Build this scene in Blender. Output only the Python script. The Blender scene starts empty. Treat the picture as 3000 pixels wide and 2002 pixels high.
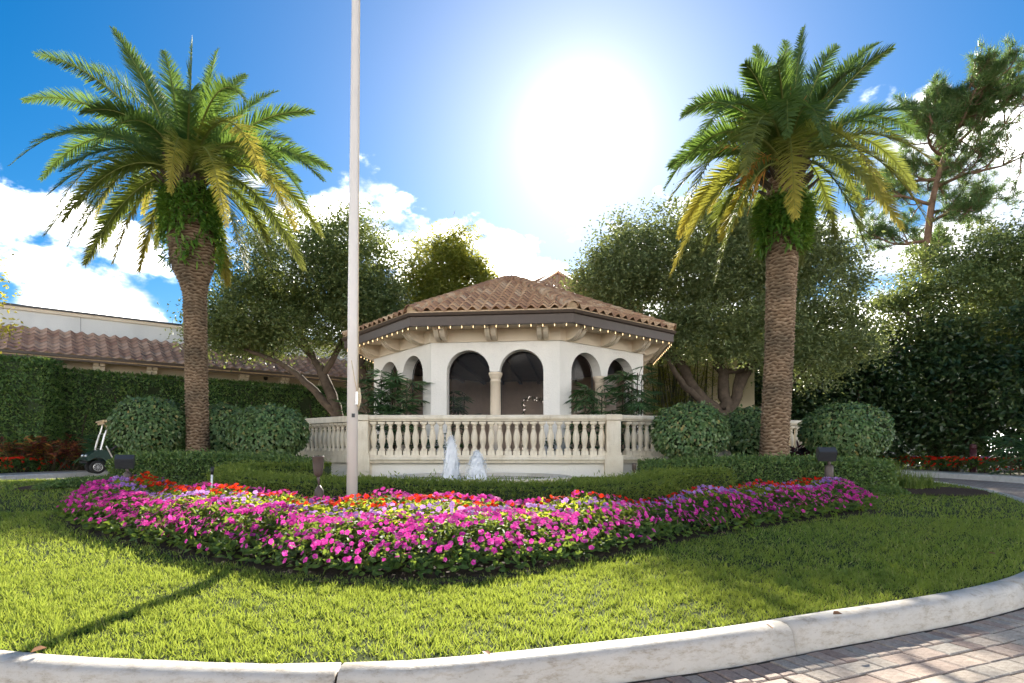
import bpy, math, random
import numpy as np
from mathutils import Vector, Matrix

# ------------------------------------------------------------------ camera, sky, sun, exposure
scene = bpy.context.scene
COL = scene.collection
F, HX, HY, CZ = 1700.0, 1500.0, 1325.0, 1.2          # focal length and horizon in photo pixels, eye height
cam = bpy.data.objects.new('camera', bpy.data.cameras.new('camera'))
COL.objects.link(cam)
cam.location = (0, 0, CZ)
cam.rotation_euler = (math.radians(90), 0, 0)
cam.data.sensor_width = 36.0
cam.data.lens = F / 3000.0 * 36.0
cam.data.shift_y = (HY - 1001.0) / 3000.0
cam.data.clip_end = 2000.0
scene.camera = cam

SUN_AZ, SUN_EL = math.radians(7.0), math.radians(28.7)
S = Vector((math.sin(SUN_AZ) * math.cos(SUN_EL), math.cos(SUN_AZ) * math.cos(SUN_EL), math.sin(SUN_EL)))

world = bpy.data.worlds.new('World')
scene.world = world
world.use_nodes = True
wn, wl = world.node_tree.nodes, world.node_tree.links
wn.clear()


def wmath(op, a, b=None, c=None):
    n = wn.new('ShaderNodeMath'); n.operation = op
    for i, v in enumerate((a, b, c)):
        if v is None: continue
        if isinstance(v, (int, float)): n.inputs[i].default_value = v
        else: wl.new(v, n.inputs[i])
    return n.outputs[0]


def wmap(v, a, b, c, d, smooth=True):
    n = wn.new('ShaderNodeMapRange'); n.interpolation_type = 'SMOOTHSTEP' if smooth else 'LINEAR'
    wl.new(v, n.inputs[0])
    for i, k in enumerate((a, b, c, d)): n.inputs[i + 1].default_value = k
    return n.outputs[0]


def wmix(f, a, b):
    n = wn.new('ShaderNodeMix'); n.data_type = 'RGBA'
    for sock, v in ((n.inputs[0], f), (n.inputs[6], a), (n.inputs[7], b)):
        if isinstance(v, (int, float)): sock.default_value = v
        elif isinstance(v, tuple): sock.default_value = v
        else: wl.new(v, sock)
    return n.outputs[2]


sky = wn.new('ShaderNodeTexSky'); sky.sky_type = 'NISHITA'; sky.sun_disc = False
sky.sun_elevation = SUN_EL; sky.sun_rotation = SUN_AZ
sky.air_density = 1.0; sky.dust_density = 0.2; sky.ozone_density = 2.5
hs = wn.new('ShaderNodeHueSaturation'); hs.inputs['Saturation'].default_value = 1.5
wl.new(sky.outputs[0], hs.inputs['Color'])
tc = wn.new('ShaderNodeTexCoord')
sep = wn.new('ShaderNodeSeparateXYZ'); wl.new(tc.outputs['Generated'], sep.inputs[0])
mp = wn.new('ShaderNodeMapping'); mp.inputs['Scale'].default_value = (1, 1, 1.7); mp.inputs['Location'].default_value = (12.533, 6.02, 10.145)
wl.new(tc.outputs['Generated'], mp.inputs[0])


def wnoise(scale, detail, rough, loc=None):
    n = wn.new('ShaderNodeTexNoise'); n.inputs['Scale'].default_value = scale
    n.inputs['Detail'].default_value = detail; n.inputs['Roughness'].default_value = rough
    if loc:
        m2 = wn.new('ShaderNodeMapping'); m2.inputs['Location'].default_value = loc
        wl.new(mp.outputs[0], m2.inputs[0]); wl.new(m2.outputs[0], n.inputs['Vector'])
    else:
        wl.new(mp.outputs[0], n.inputs['Vector'])
    return n.outputs[0]


big = wnoise(3.1, 9.0, 0.56)
shade = wnoise(3.1, 5.0, 0.5, (0.01, 0.03, 0.085))
wisp = wnoise(9.0, 6.0, 0.6, (1.3, 0.4, 0.2))
elev = sep.outputs[2]
bias = wmath('SUBTRACT', wmap(elev, 0.02, 0.3, 0.09, 0.045), wmap(elev, 0.33, 0.47, 0.0, 0.2))
dens = wmath('ADD', wmath('ADD', big, bias), wmath('MULTIPLY', wmath('SUBTRACT', wisp, 0.5), 0.07))
cmask = wmap(dens, 0.504, 0.592, 0.0, 1.0)
lit = wmath('POWER', wmap(wmath('SUBTRACT', big, shade), -0.10, 0.13, 0.0, 1.0), 2.3)
CLOUD = 9.0
ccol = wmix(lit, (0.095 * CLOUD, 0.105 * CLOUD, 0.118 * CLOUD, 1), (1.25 * CLOUD, 1.2 * CLOUD, 1.12 * CLOUD, 1))
dim = wn.new('ShaderNodeVectorMath'); dim.operation = 'SCALE'; dim.inputs['Scale'].default_value = 0.118
wl.new(hs.outputs[0], dim.inputs[0])
skyc = wmix(wmath('MULTIPLY', cmask, 0.95), dim.outputs[0], ccol)
dot = wn.new('ShaderNodeVectorMath'); dot.operation = 'DOT_PRODUCT'
wl.new(tc.outputs['Generated'], dot.inputs[0]); dot.inputs[1].default_value = S
cosang = wmath('MAXIMUM', dot.outputs['Value'], 0.0)
glow = wmath('ADD', wmath('MULTIPLY', wmath('POWER', cosang, 430.0), 0.75),
             wmath('ADD', wmath('MULTIPLY', wmath('POWER', cosang, 45.0), 0.24), wmath('MULTIPLY', wmath('POWER', cosang, 8.0), 0.13)))
gcol = wn.new('ShaderNodeVectorMath'); gcol.operation = 'SCALE'; gcol.inputs[0].default_value = (1.0, 0.97, 0.92)
wl.new(glow, gcol.inputs['Scale'])
addc = wn.new('ShaderNodeVectorMath'); addc.operation = 'ADD'
wl.new(skyc, addc.inputs[0]); wl.new(gcol.outputs[0], addc.inputs[1])
bg = wn.new('ShaderNodeBackground'); bg.inputs['Strength'].default_value = 0.15
wl.new(addc.outputs[0], bg.inputs['Color'])
wo = wn.new('ShaderNodeOutputWorld'); wl.new(bg.outputs[0], wo.inputs['Surface'])

sun = bpy.data.objects.new('sun', bpy.data.lights.new('sun', 'SUN'))
COL.objects.link(sun)
sun.data.energy = 2.0
sun.data.angle = math.radians(0.55)
sun.data.color = (1.0, 0.93, 0.80)
sun.rotation_euler = S.to_track_quat('Z', 'Y').to_euler()
sun.location = S * 60

scene.view_settings.view_transform = 'Standard'
scene.view_settings.look = 'None'
scene.view_settings.gamma = 1.0
scene.view_settings.exposure = 3.05
scene.cycles.max_bounces = 8
scene.cycles.diffuse_bounces = 4
scene.cycles.glossy_bounces = 3
scene.cycles.transmission_bounces = 4
scene.cycles.transparent_max_bounces = 8

rng = np.random.default_rng(11)
R = random.Random(5)


# ------------------------------------------------------------------ helpers
def P(px, py, d):
    return Vector(((px - HX) / F * d, d, CZ + (HY - py) / F * d))


def PX(px, d):
    return (px - HX) / F * d


def PZ(py, d):
    return CZ + (HY - py) / F * d


def origin(o):
    v = Vector((0, 0, 0))
    while o is not None:
        v = v + o.location; o = o.parent
    return v


def tag(o, label=None, cat=None, group=None, kind=None):
    if label: o['label'] = label
    if cat: o['category'] = cat
    if group: o['group'] = group
    if kind: o['kind'] = kind
    return o


def empty(name, loc=(0, 0, 0), rz=0.0):
    o = bpy.data.objects.new(name, None)
    o.empty_display_size = 0.2
    COL.objects.link(o); o.location = loc; o.rotation_euler = (0, 0, rz)
    return o


def link(name, me, parent=None, mat=None):
    o = bpy.data.objects.new(name, me); COL.objects.link(o)
    if mat is not None and not me.materials: me.materials.append(mat)
    if parent is not None: o.parent = parent
    return o


def np_mesh(name, V, Fs, smooth=False, attr=None):
    V = np.asarray(V, dtype=np.float32)
    me = bpy.data.meshes.new(name)
    me.vertices.add(len(V)); me.vertices.foreach_set('co', V.ravel())
    Fs = [np.asarray(f, dtype=np.int32) for f in Fs if len(f)]
    loops = np.concatenate([f.ravel() for f in Fs])
    tot = np.concatenate([np.full(len(f), f.shape[1], dtype=np.int32) for f in Fs])
    start = np.concatenate([[0], np.cumsum(tot)[:-1]]).astype(np.int32)
    me.loops.add(len(loops)); me.loops.foreach_set('vertex_index', loops)
    me.polygons.add(len(tot)); me.polygons.foreach_set('loop_start', start)
    if smooth: me.polygons.foreach_set('use_smooth', np.ones(len(tot), dtype=bool))
    me.update(calc_edges=True)
    if attr is not None:
        for k, arr in attr.items():
            a = me.attributes.new(k, 'FLOAT', 'POINT'); a.data.foreach_set('value', np.asarray(arr, dtype=np.float32))
    return me


class MB:
    """collects shapes; build() links them as one mesh object"""
    def __init__(s):
        s.v = []; s.f = []

    def add(s, verts, faces):
        o = len(s.v)
        s.v.extend([tuple(v) for v in verts])
        s.f.extend([tuple(i + o for i in f) for f in faces])
        return s

    def box(s, c, size, rz=0.0, M=None, top=1.0):
        hx, hy, hz = size[0] / 2, size[1] / 2, size[2] / 2
        vs = [Vector((x * hx * (top if z > 0 else 1), y * hy * (top if z > 0 else 1), z * hz)) for z in (-1, 1) for y in (-1, 1) for x in (-1, 1)]
        rot = Matrix.Rotation(rz, 3, 'Z') if M is None else M
        vs = [rot @ v + Vector(c) for v in vs]
        return s.add(vs, [(0, 2, 3, 1), (4, 5, 7, 6), (0, 1, 5, 4), (2, 6, 7, 3), (0, 4, 6, 2), (1, 3, 7, 5)])

    def tube(s, pts, radii, n=8, caps=True):
        pts = [Vector(p) for p in pts]
        if isinstance(radii, (int, float)): radii = [radii] * len(pts)
        vs = []; prev = None
        for i, p in enumerate(pts):
            t = (pts[min(i + 1, len(pts) - 1)] - pts[max(i - 1, 0)])
            t = t.normalized() if t.length > 1e-9 else Vector((0, 0, 1))
            if prev is None:
                a = t.orthogonal().normalized()
            else:
                a = prev - t * prev.dot(t)
                a = a.normalized() if a.length > 1e-6 else t.orthogonal().normalized()
            prev = a; b = t.cross(a)
            for k in range(n):
                th = 2 * math.pi * k / n
                vs.append(p + (a * math.cos(th) + b * math.sin(th)) * radii[i])
        fs = [(i * n + k, i * n + (k + 1) % n, (i + 1) * n + (k + 1) % n, (i + 1) * n + k) for i in range(len(pts) - 1) for k in range(n)]
        if caps:
            fs.append(tuple(range(n - 1, -1, -1))); m = (len(pts) - 1) * n
            fs.append(tuple(range(m, m + n)))
        return s.add(vs, fs)

    def lathe(s, prof, n=16, c=(0, 0, 0), M=None):
        c = Vector(c); vs = []
        for r, z in prof:
            for k in range(n):
                th = 2 * math.pi * k / n
                v = Vector((r * math.cos(th), r * math.sin(th), z))
                vs.append((M @ v if M is not None else v) + c)
        m = len(prof)
        fs = [(i * n + k, i * n + (k + 1) % n, (i + 1) * n + (k + 1) % n, (i + 1) * n + k) for i in range(m - 1) for k in range(n)]
        fs.append(tuple(range(n - 1, -1, -1))); fs.append(tuple(range((m - 1) * n, m * n)))
        return s.add(vs, fs)

    def prism(s, poly, o, u, v, w, depth):
        """polygon (u,v coordinates) placed at o, extruded by depth along w"""
        o, u, v, w = Vector(o), Vector(u), Vector(v), Vector(w)
        a = [o + u * p[0] + v * p[1] for p in poly]
        n = len(a)
        vs = a + [p + w * depth for p in a]
        fs = [tuple(range(n)), tuple(range(2 * n - 1, n - 1, -1))]
        fs += [(i, i + n, (i + 1) % n + n, (i + 1) % n) for i in range(n)]
        return s.add(vs, fs)

    def mesh(s, name, smooth=False):
        me = bpy.data.meshes.new(name)
        me.from_pydata(s.v, [], s.f)
        if smooth: me.polygons.foreach_set('use_smooth', np.ones(len(me.polygons), dtype=bool))
        me.update()
        return me

    def build(s, name, mat, parent=None, smooth=False, world=True):
        me = s.mesh(name, smooth)
        if parent is not None and world: me.transform(Matrix.Translation(-origin(parent)))
        return link(name, me, parent, mat)


def unit(a):
    return a / np.maximum(np.linalg.norm(a, axis=1, keepdims=True), 1e-9)


def rdir(n, zs=1.0, zb=0.0):
    v = rng.normal(size=(n, 3)); v[:, 2] = v[:, 2] * zs + zb
    return unit(v)


def leaf_arrays(pos, ax, nr, L, W, shape=4, fold=0.25, droop=0.0):
    n = len(pos)
    L = np.broadcast_to(np.asarray(L, float).reshape(-1, 1), (n, 1)); W = np.broadcast_to(np.asarray(W, float).reshape(-1, 1), (n, 1))
    ax = unit(ax); sd = unit(np.cross(ax, nr)); nr = np.cross(sd, ax)
    tip = pos + ax * L - nr * L * droop
    if shape == 4:
        r = pos + ax * L * .45 + sd * W * .5 + nr * W * fold; l = pos + ax * L * .45 - sd * W * .5 + nr * W * fold
        V = np.stack([pos, r, tip, l], 1).reshape(-1, 3)
        b = np.arange(n)[:, None] * 4
        return V, [np.concatenate([b + [0, 1, 2], b + [0, 2, 3]])]
    if shape == 3:
        V = np.stack([pos + sd * W * .5, pos - sd * W * .5, tip], 1).reshape(-1, 3)
        return V, [np.arange(n)[:, None] * 3 + [0, 1, 2]]
    if shape == 5:      # bent blade
        mid = pos + ax * L * .55 - nr * L * droop * .25
        V = np.stack([pos + sd * W * .5, pos - sd * W * .5, mid - sd * W * .4, mid + sd * W * .4, tip], 1).reshape(-1, 3)
        b = np.arange(n)[:, None] * 5
        return V, [b + [0, 1, 2, 3], b + [3, 2, 4]]
    m1 = pos + ax * L * .3 - nr * L * droop * .2; m2 = pos + ax * L * .68 - nr * L * droop * .55
    V = np.stack([pos, m1 + sd * W * .46 + nr * W * fold, m2 + sd * W * .42 + nr * W * fold, tip, m2 - sd * W * .42 + nr * W * fold, m1 - sd * W * .46 + nr * W * fold], 1).reshape(-1, 3)
    b = np.arange(n)[:, None] * 6
    return V, [np.concatenate([b + [0, 1, 2, 3], b + [0, 3, 4, 5]])]


def leaves(name, mat, parent, pos, ax, nr, L, W, shape=4, fold=0.25, droop=0.0, kind='stuff', world=True):
    V, Fs = leaf_arrays(pos, ax, nr, L, W, shape, fold, droop)
    if parent is not None and world: V = V - np.array(origin(parent))
    o = link(name, np_mesh(name, V, Fs), parent, mat)
    if kind: o['kind'] = kind
    return o


def catmull(pts, per=10, closed=False):
    pts = [np.array(p, float) for p in pts]; n = len(pts); out = []
    for i in range(n if closed else n - 1):
        p = [pts[(i + k) % n] if closed else pts[min(max(i + k, 0), n - 1)] for k in (-1, 0, 1, 2)]
        for j in range(per):
            t = j / per
            out.append(.5 * ((2 * p[1]) + (-p[0] + p[2]) * t + (2 * p[0] - 5 * p[1] + 4 * p[2] - p[3]) * t * t + (-p[0] + 3 * p[1] - 3 * p[2] + p[3]) * t ** 3))
    if not closed: out.append(pts[-1])
    return np.array(out)


def resample(pl, step):
    d = np.concatenate([[0], np.cumsum(np.linalg.norm(np.diff(pl, axis=0), axis=1))])
    n = max(2, int(round(d[-1] / step)) + 1)
    s = np.linspace(0, d[-1], n)
    return np.stack([np.interp(s, d, pl[:, k]) for k in range(pl.shape[1])], 1)


# ------------------------------------------------------------------ materials
def new_mat(name):
    m = bpy.data.materials.new(name); m.use_nodes = True
    nt = m.node_tree
    return m, nt, nt.nodes, nt.links, nt.nodes['Principled BSDF']


def ramp(nt, fac, stops):
    n = nt.nodes.new('ShaderNodeValToRGB'); e = n.color_ramp.elements
    while len(e) < len(stops): e.new(0.5)
    for k, (p, c) in enumerate(stops):
        e[k].position = p; e[k].color = (*c, 1)
    nt.links.new(fac, n.inputs[0]); return n.outputs[0]


def noise(nt, scale, detail=4, rough=.55, coord='Object', stretch=None):
    t = nt.nodes.new('ShaderNodeTexCoord'); n = nt.nodes.new('ShaderNodeTexNoise')
    n.inputs['Scale'].default_value = scale; n.inputs['Detail'].default_value = detail; n.inputs['Roughness'].default_value = rough
    if stretch:
        m = nt.nodes.new('ShaderNodeMapping'); m.inputs['Scale'].default_value = stretch
        nt.links.new(t.outputs[coord], m.inputs[0]); nt.links.new(m.outputs[0], n.inputs['Vector'])
    else: nt.links.new(t.outputs[coord], n.inputs['Vector'])
    return n.outputs[0]


def mixc(nt, fac, a, b, mode='MIX'):
    n = nt.nodes.new('ShaderNodeMix'); n.data_type = 'RGBA'; n.blend_type = mode
    for sock, v in ((n.inputs[0], fac), (n.inputs[6], a), (n.inputs[7], b)):
        if isinstance(v, (int, float)): sock.default_value = v
        elif isinstance(v, tuple): sock.default_value = (*v, 1) if len(v) == 3 else v
        else: nt.links.new(v, sock)
    return n.outputs[2]


def bump(nt, h, strength, dist, bsdf):
    b = nt.nodes.new('ShaderNodeBump'); b.inputs['Strength'].default_value = strength; b.inputs['Distance'].default_value = dist
    nt.links.new(h, b.inputs['Height']); nt.links.new(b.outputs[0], bsdf.inputs['Normal'])


def rnd(nt):
    """a random value for each piece: per object and per island"""
    g = nt.nodes.new('ShaderNodeNewGeometry'); o = nt.nodes.new('ShaderNodeObjectInfo')
    a = nt.nodes.new('ShaderNodeMath'); a.operation = 'ADD'
    nt.links.new(g.outputs['Random Per Island'], a.inputs[0]); nt.links.new(o.outputs['Random'], a.inputs[1])
    f = nt.nodes.new('ShaderNodeMath'); f.operation = 'FRACT'; nt.links.new(a.outputs[0], f.inputs[0])
    return f.outputs[0]


def plain(name, c, rough=.6, metal=0.0, var=.12, scale=6.0, b=0.0, bs=40.0, spec=.4, coat=0.0):
    m, nt, n, l, p = new_mat(name)
    nz = noise(nt, scale, 5, .6)
    col = ramp(nt, nz, [(.25, tuple(k * (1 - var) for k in c)), (.75, tuple(min(1, k * (1 + var)) for k in c))])
    l.new(col, p.inputs['Base Color'])
    p.inputs['Roughness'].default_value = rough; p.inputs['Metallic'].default_value = metal
    p.inputs['Specular IOR Level'].default_value = spec; p.inputs['Coat Weight'].default_value = coat
    if b: bump(nt, noise(nt, bs, 4, .6), b, .01, p)
    return m


def leaf_mat(name, stops, tcol, trans=.45, rough=.45, spec=.35, patch=None):
    """leaf: colour varies from leaf to leaf, light passes through"""
    m, nt, n, l, p = new_mat(name)
    col = ramp(nt, rnd(nt), stops)
    if patch:
        col = mixc(nt, ramp(nt, noise(nt, patch[0], 2, .5), [(.42, (0, 0, 0)), (.62, (1, 1, 1))]), col, mixc(nt, .6, col, patch[1]))
    l.new(col, p.inputs['Base Color']); p.inputs['Roughness'].default_value = rough; p.inputs['Specular IOR Level'].default_value = spec
    t = n.new('ShaderNodeBsdfTranslucent'); l.new(mixc(nt, .75, col, tcol), t.inputs['Color'])
    mx = n.new('ShaderNodeMixShader'); mx.inputs[0].default_value = trans
    l.new(p.outputs[0], mx.inputs[1]); l.new(t.outputs[0], mx.inputs[2]); l.new(mx.outputs[0], n['Material Output'].inputs['Surface'])
    return m


M = {}
M['oak'] = leaf_mat('oak_leaf', [(0, (0.066, 0.108, 0.043)), (.6, (0.120, 0.174, 0.060)), (1, (0.240, 0.270, 0.096))], (.30, .34, .06), .30, .42)
M['oak_pale'] = leaf_mat('pale_oak_leaf', [(0, (0.096, 0.138, 0.062)), (.6, (0.168, 0.216, 0.084)), (1, (0.276, 0.300, 0.120))], (.30, .34, .08), .30, .45)
M['bamboo_leaf'] = leaf_mat('bamboo_leaf', [(0, (.06, .10, .02)), (.5, (.11, .15, .03)), (1, (.2, .2, .04))], (.48, .46, .05), .5)
M['gold_leaf'] = leaf_mat('golden_leaf', [(0, (.11, .14, .02)), (.5, (.2, .21, .03)), (1, (.3, .27, .05))], (.6, .52, .05), .55)
M['ficus'] = leaf_mat('ficus_leaf', [(0, (0.021, 0.048, 0.018)), (.7, (0.045, 0.083, 0.027)), (1, (0.105, 0.135, 0.045))], (.12, .2, .03), .15, .32, .5)
M['topiary'] = leaf_mat('topiary_leaf', [(0, (.055, .115, .04)), (.6, (.11, .185, .06)), (.93, (.17, .23, .08)), (1, (.32, .25, .08))], (.26, .36, .06), .14, .4, .45)
M['box_hedge'] = leaf_mat('box_hedge_leaf', [(0, (.05, .11, .034)), (.6, (.11, .19, .05)), (1, (.21, .27, .075))], (.34, .42, .06), .2, .4)
M['podo'] = leaf_mat('low_hedge_leaf', [(0, (.07, .125, .028)), (.5, (.125, .20, .042)), (1, (.26, .30, .065))], (.48, .52, .06), .5, .45)
M['wall_hedge'] = leaf_mat('wall_hedge_leaf', [(0, (.05, .115, .034)), (.6, (.10, .195, .048)), (1, (.21, .29, .07))], (.34, .42, .05), .2, .4)
M['needle'] = leaf_mat('pine_needle', [(0, (0.039, 0.091, 0.029)), (.7, (0.078, 0.143, 0.039)), (1, (0.195, 0.143, 0.065))], (.22, .34, .08), .4)
M['fern'] = leaf_mat('fern_leaf', [(0, (0.057, 0.149, 0.025)), (.6, (0.103, 0.241, 0.034)), (1, (0.218, 0.322, 0.052))], (.36, .48, .05), .25)
M['impatiens_leaf'] = leaf_mat('impatiens_leaf', [(0, (.028, .065, .022)), (.6, (.055, .11, .03)), (1, (.10, .17, .035))], (.34, .44, .05), .38, .6, .25)
M['lime_leaf'] = leaf_mat('lime_leaf', [(0, (.09, .17, .02)), (.6, (.15, .24, .025)), (1, (.22, .3, .03))], (.75, .78, .06), .5, .6, .25)
M['magenta'] = leaf_mat('magenta_petal', [(0, (.52, .02, .26)), (.4, (.66, .045, .37)), (.8, (.76, .11, .48)), (1, (.82, .26, .58))], (.82, .08, .46), .4, .75, .12)
M['lavender'] = leaf_mat('lavender_petal', [(0, (.40, .17, .52)), (1, (.58, .32, .68))], (.66, .38, .8), .45, .75, .12)
M['red'] = leaf_mat('red_petal', [(0, (.6, .012, .012)), (.7, (.75, .03, .015)), (1, (.8, .13, .02))], (.95, .08, .02), .45, .75, .12)
M['rhapis'] = leaf_mat('lady_palm_leaf', [(0, (.035, .095, .036)), (.6, (.07, .15, .055)), (1, (.13, .21, .075))], (.14, .28, .05), .14, .35, .5)
M['croton'] = leaf_mat('croton_leaf', [(0, (.10, .025, .03)), (.4, (.24, .05, .045)), (.6, (.07, .13, .03)), (.82, (.55, .17, .07)), (1, (.62, .48, .06))], (.6, .2, .06), .25)
M['maroon_leaf'] = leaf_mat('maroon_leaf', [(0, (.035, .012, .018)), (1, (.10, .025, .035))], (.25, .05, .06), .3)
M['liriope'] = leaf_mat('liriope_blade', [(0, (.05, .10, .02)), (.6, (.10, .17, .03)), (1, (.25, .27, .07))], (.42, .5, .08), .45)
M['grass'] = leaf_mat('grass_blade', [(0, (.02, .065, .012)), (.45, (.05, .125, .02)), (.85, (.115, .195, .032)), (1, (.34, .29, .14))], (.48, .55, .07), .42, .45, .3, patch=(1.3, (.11, .16, .027)))
M['foam'] = leaf_mat('water_foam', [(0, (.90, .91, .92)), (1, (.95, .955, .96))], (.95, .97, .99), .2, .25, .5)
M['dry_leaf'] = leaf_mat('dry_leaf', [(0, (.16, .07, .03)), (1, (.3, .15, .07))], (.4, .2, .08), .25)


def frond_mat(name, c0, c1, ctip, tcol, start):
    m, nt, n, l, p = new_mat(name)
    a = n.new('ShaderNodeAttribute'); a.attribute_name = 'along'
    base = ramp(nt, rnd(nt), [(0, c0), (1, c1)])
    f = n.new('ShaderNodeMapRange'); f.inputs[1].default_value = start; f.inputs[2].default_value = 1.0; l.new(a.outputs['Fac'], f.inputs[0])
    col = mixc(nt, f.outputs[0], base, ctip)
    l.new(col, p.inputs['Base Color']); p.inputs['Roughness'].default_value = .6; p.inputs['Specular IOR Level'].default_value = .35
    t = n.new('ShaderNodeBsdfTranslucent'); l.new(mixc(nt, .6, col, mixc(nt, f.outputs[0], tcol, tuple(min(1, k * 1.6) for k in ctip))), t.inputs['Color'])
    mx = n.new('ShaderNodeMixShader'); mx.inputs[0].default_value = .42
    l.new(p.outputs[0], mx.inputs[1]); l.new(t.outputs[0], mx.inputs[2]); l.new(mx.outputs[0], n['Material Output'].inputs['Surface'])
    return m


M['frond'] = frond_mat('green_frond', (.03, .07, .018), (.07, .125, .026), (.08, .13, .03), (.26, .40, .06), .6)
M['frond_mid'] = frond_mat('ageing_frond', (.035, .075, .02), (.085, .13, .028), (.15, .16, .035), (.4, .46, .06), .5)
M['frond_old'] = frond_mat('yellowing_frond', (.055, .10, .022), (.11, .145, .028), (.36, .30, .05), (.5, .5, .06), .3)
M['rachis'] = plain('frond_rib', (.20, .22, .06), .85, spec=.1)


def palm_bark():
    m, nt, n, l, p = new_mat('palm_bark')
    a = noise(nt, 5.0, 6, .65, stretch=(1, 1, 7)); b = noise(nt, 1.1, 3, .5)
    c = ramp(nt, a, [(.25, (.16, .11, .075)), (.5, (.33, .24, .16)), (.72, (.55, .44, .33))])
    d = ramp(nt, noise(nt, 9.0, 6, .7, stretch=(1, 1, 4)), [(.3, (.07, .06, .045)), (.7, (.24, .20, .145))])
    col = mixc(nt, ramp(nt, b, [(.47, (0, 0, 0)), (.66, (1, 1, 1))]), c, d)
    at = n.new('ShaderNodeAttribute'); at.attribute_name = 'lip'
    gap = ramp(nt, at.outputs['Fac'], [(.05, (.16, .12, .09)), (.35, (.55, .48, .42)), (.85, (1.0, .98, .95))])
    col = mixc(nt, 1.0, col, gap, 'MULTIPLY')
    l.new(col, p.inputs['Base Color']); p.inputs['Roughness'].default_value = .9; p.inputs['Specular IOR Level'].default_value = .2
    bump(nt, noise(nt, 14, 6, .7, stretch=(1, 1, 5)), .7, .02, p)
    return m


M['palm_bark'] = palm_bark()
M['bark'] = plain('oak_bark', (.10, .075, .055), .9, var=.45, scale=5, b=.8, bs=18, spec=.2)
M['pine_bark'] = plain('pine_bark', (.19, .115, .075), .9, var=.4, scale=4, b=.8, bs=14, spec=.2)
M['stem'] = plain('woody_stem', (.07, .055, .035), .85, var=.3, spec=.2)
M['cane'] = plain('bamboo_cane', (.06, .06, .03), .5, var=.4)
M['core'] = plain('blocker_green', (.04, .055, .026), .95, var=.4, scale=20, spec=.1)  # dark solid added inside hedges and shrubs to block light


def stucco(name, c, strength=.7, stain=.2):
    m, nt, n, l, p = new_mat(name)
    st = noise(nt, .9, 6, .6, stretch=(1, 1, .35))
    col = ramp(nt, st, [(.3, tuple(k * (1 - stain) for k in c)), (.6, c)])
    col = mixc(nt, .5, col, ramp(nt, noise(nt, 30, 4, .7), [(.3, tuple(k * .9 for k in c)), (.7, c)]))
    l.new(col, p.inputs['Base Color']); p.inputs['Roughness'].default_value = .85; p.inputs['Specular IOR Level'].default_value = .25
    bump(nt, noise(nt, 26, 6, .65), strength, .02, p)
    return m


M['stucco'] = stucco('white_stucco', (.84, .80, .73))
M['stucco_smooth'] = stucco('pale_stucco', (.74, .735, .70), .25)
M['beige'] = stucco('beige_plaster', (.76, .64, .49), .18, .08)
M['tan'] = stucco('tan_plaster', (.66, .55, .40), .2, .12)


def caststone():
    m, nt, n, l, p = new_mat('cast_stone')
    col = ramp(nt, noise(nt, 2.2, 5, .6), [(.3, (.64, .55, .41)), (.65, (.78, .70, .56))])
    pit = ramp(nt, noise(nt, 70, 3, .6), [(.30, (.45, .38, .28)), (.38, (1, 1, 1))])
    col = mixc(nt, .55, col, mixc(nt, 1.0, col, pit, 'MULTIPLY'))
    drip = ramp(nt, noise(nt, 5, 5, .7, stretch=(1, 1, .12)), [(.52, (1, 1, 1)), (.75, (.62, .57, .50))])
    col = mixc(nt, .6, col, mixc(nt, 1.0, col, drip, 'MULTIPLY'))
    l.new(col, p.inputs['Base Color']); p.inputs['Roughness'].default_value = .8; p.inputs['Specular IOR Level'].default_value = .3
    bump(nt, noise(nt, 60, 4, .6), .35, .008, p)
    return m


M['stone'] = caststone()


def tile_mat(name, stops):
    m, nt, n, l, p = new_mat(name)
    col = ramp(nt, rnd(nt), stops)
    w = ramp(nt, noise(nt, 7, 5, .65, coord='Generated'), [(.35, (.78, .74, .70)), (.65, (1.0, .98, .95))])
    g = ramp(nt, noise(nt, 1.1, 5, .6, coord='Object'), [(.4, (1, 1, 1)), (.75, (.62, .58, .55))])
    col = mixc(nt, 1.0, mixc(nt, 1.0, col, w, 'MULTIPLY'), g, 'MULTIPLY')
    l.new(col, p.inputs['Base Color']); p.inputs['Roughness'].default_value = .55; p.inputs['Specular IOR Level'].default_value = .45
    bump(nt, noise(nt, 60, 3, .6), .25, .005, p)
    return m


M['tile'] = tile_mat('clay_tile', [(0, (.36, .205, .125)), (.4, (.50, .30, .18)), (.8, (.62, .42, .26)), (1, (.70, .53, .37))])
M['tile2'] = tile_mat('rose_tile', [(0, (.34, .20, .145)), (.5, (.44, .285, .205)), (1, (.54, .38, .29))])
M['mortar'] = plain('roof_mortar', (.60, .44, .28), .9, var=.25, scale=9, b=.6, bs=30)
M['fascia'] = plain('bronze_fascia', (.088, .062, .047), .45, var=.1, spec=.4)
M['dark_wood'] = plain('dark_ceiling', (.075, .05, .046), .6, var=.3, scale=3)
M['inner_wall'] = plain('room_wall', (.78, .66, .51), .9, var=.08)
M['inner_floor'] = plain('room_floor', (.22, .17, .13), .5, var=.2)
M['flag_white'] = plain('pole_paint', (.72, .67, .62), .38, var=.07, scale=1.2, spec=.5)
M['bronze'] = plain('bronze_paint', (.085, .062, .052), .5, var=.2, scale=12, spec=.4)
M['black'] = plain('black_plastic', (.02, .02, .02), .5, var=.2)
M['dark_grey'] = plain('grey_metal', (.06, .06, .065), .45, var=.15, metal=.2)
M['white_paint'] = plain('white_paint', (.78, .78, .76), .5, var=.06)
M['rope'] = plain('rope', (.62, .52, .36), .9, var=.2, scale=60)
M['brass'] = plain('brass', (.55, .40, .14), .35, metal=.9)
M['mulch'] = plain('mulch', (.055, .032, .022), .95, var=.6, scale=25, b=1.0, bs=45, spec=.15)
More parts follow.
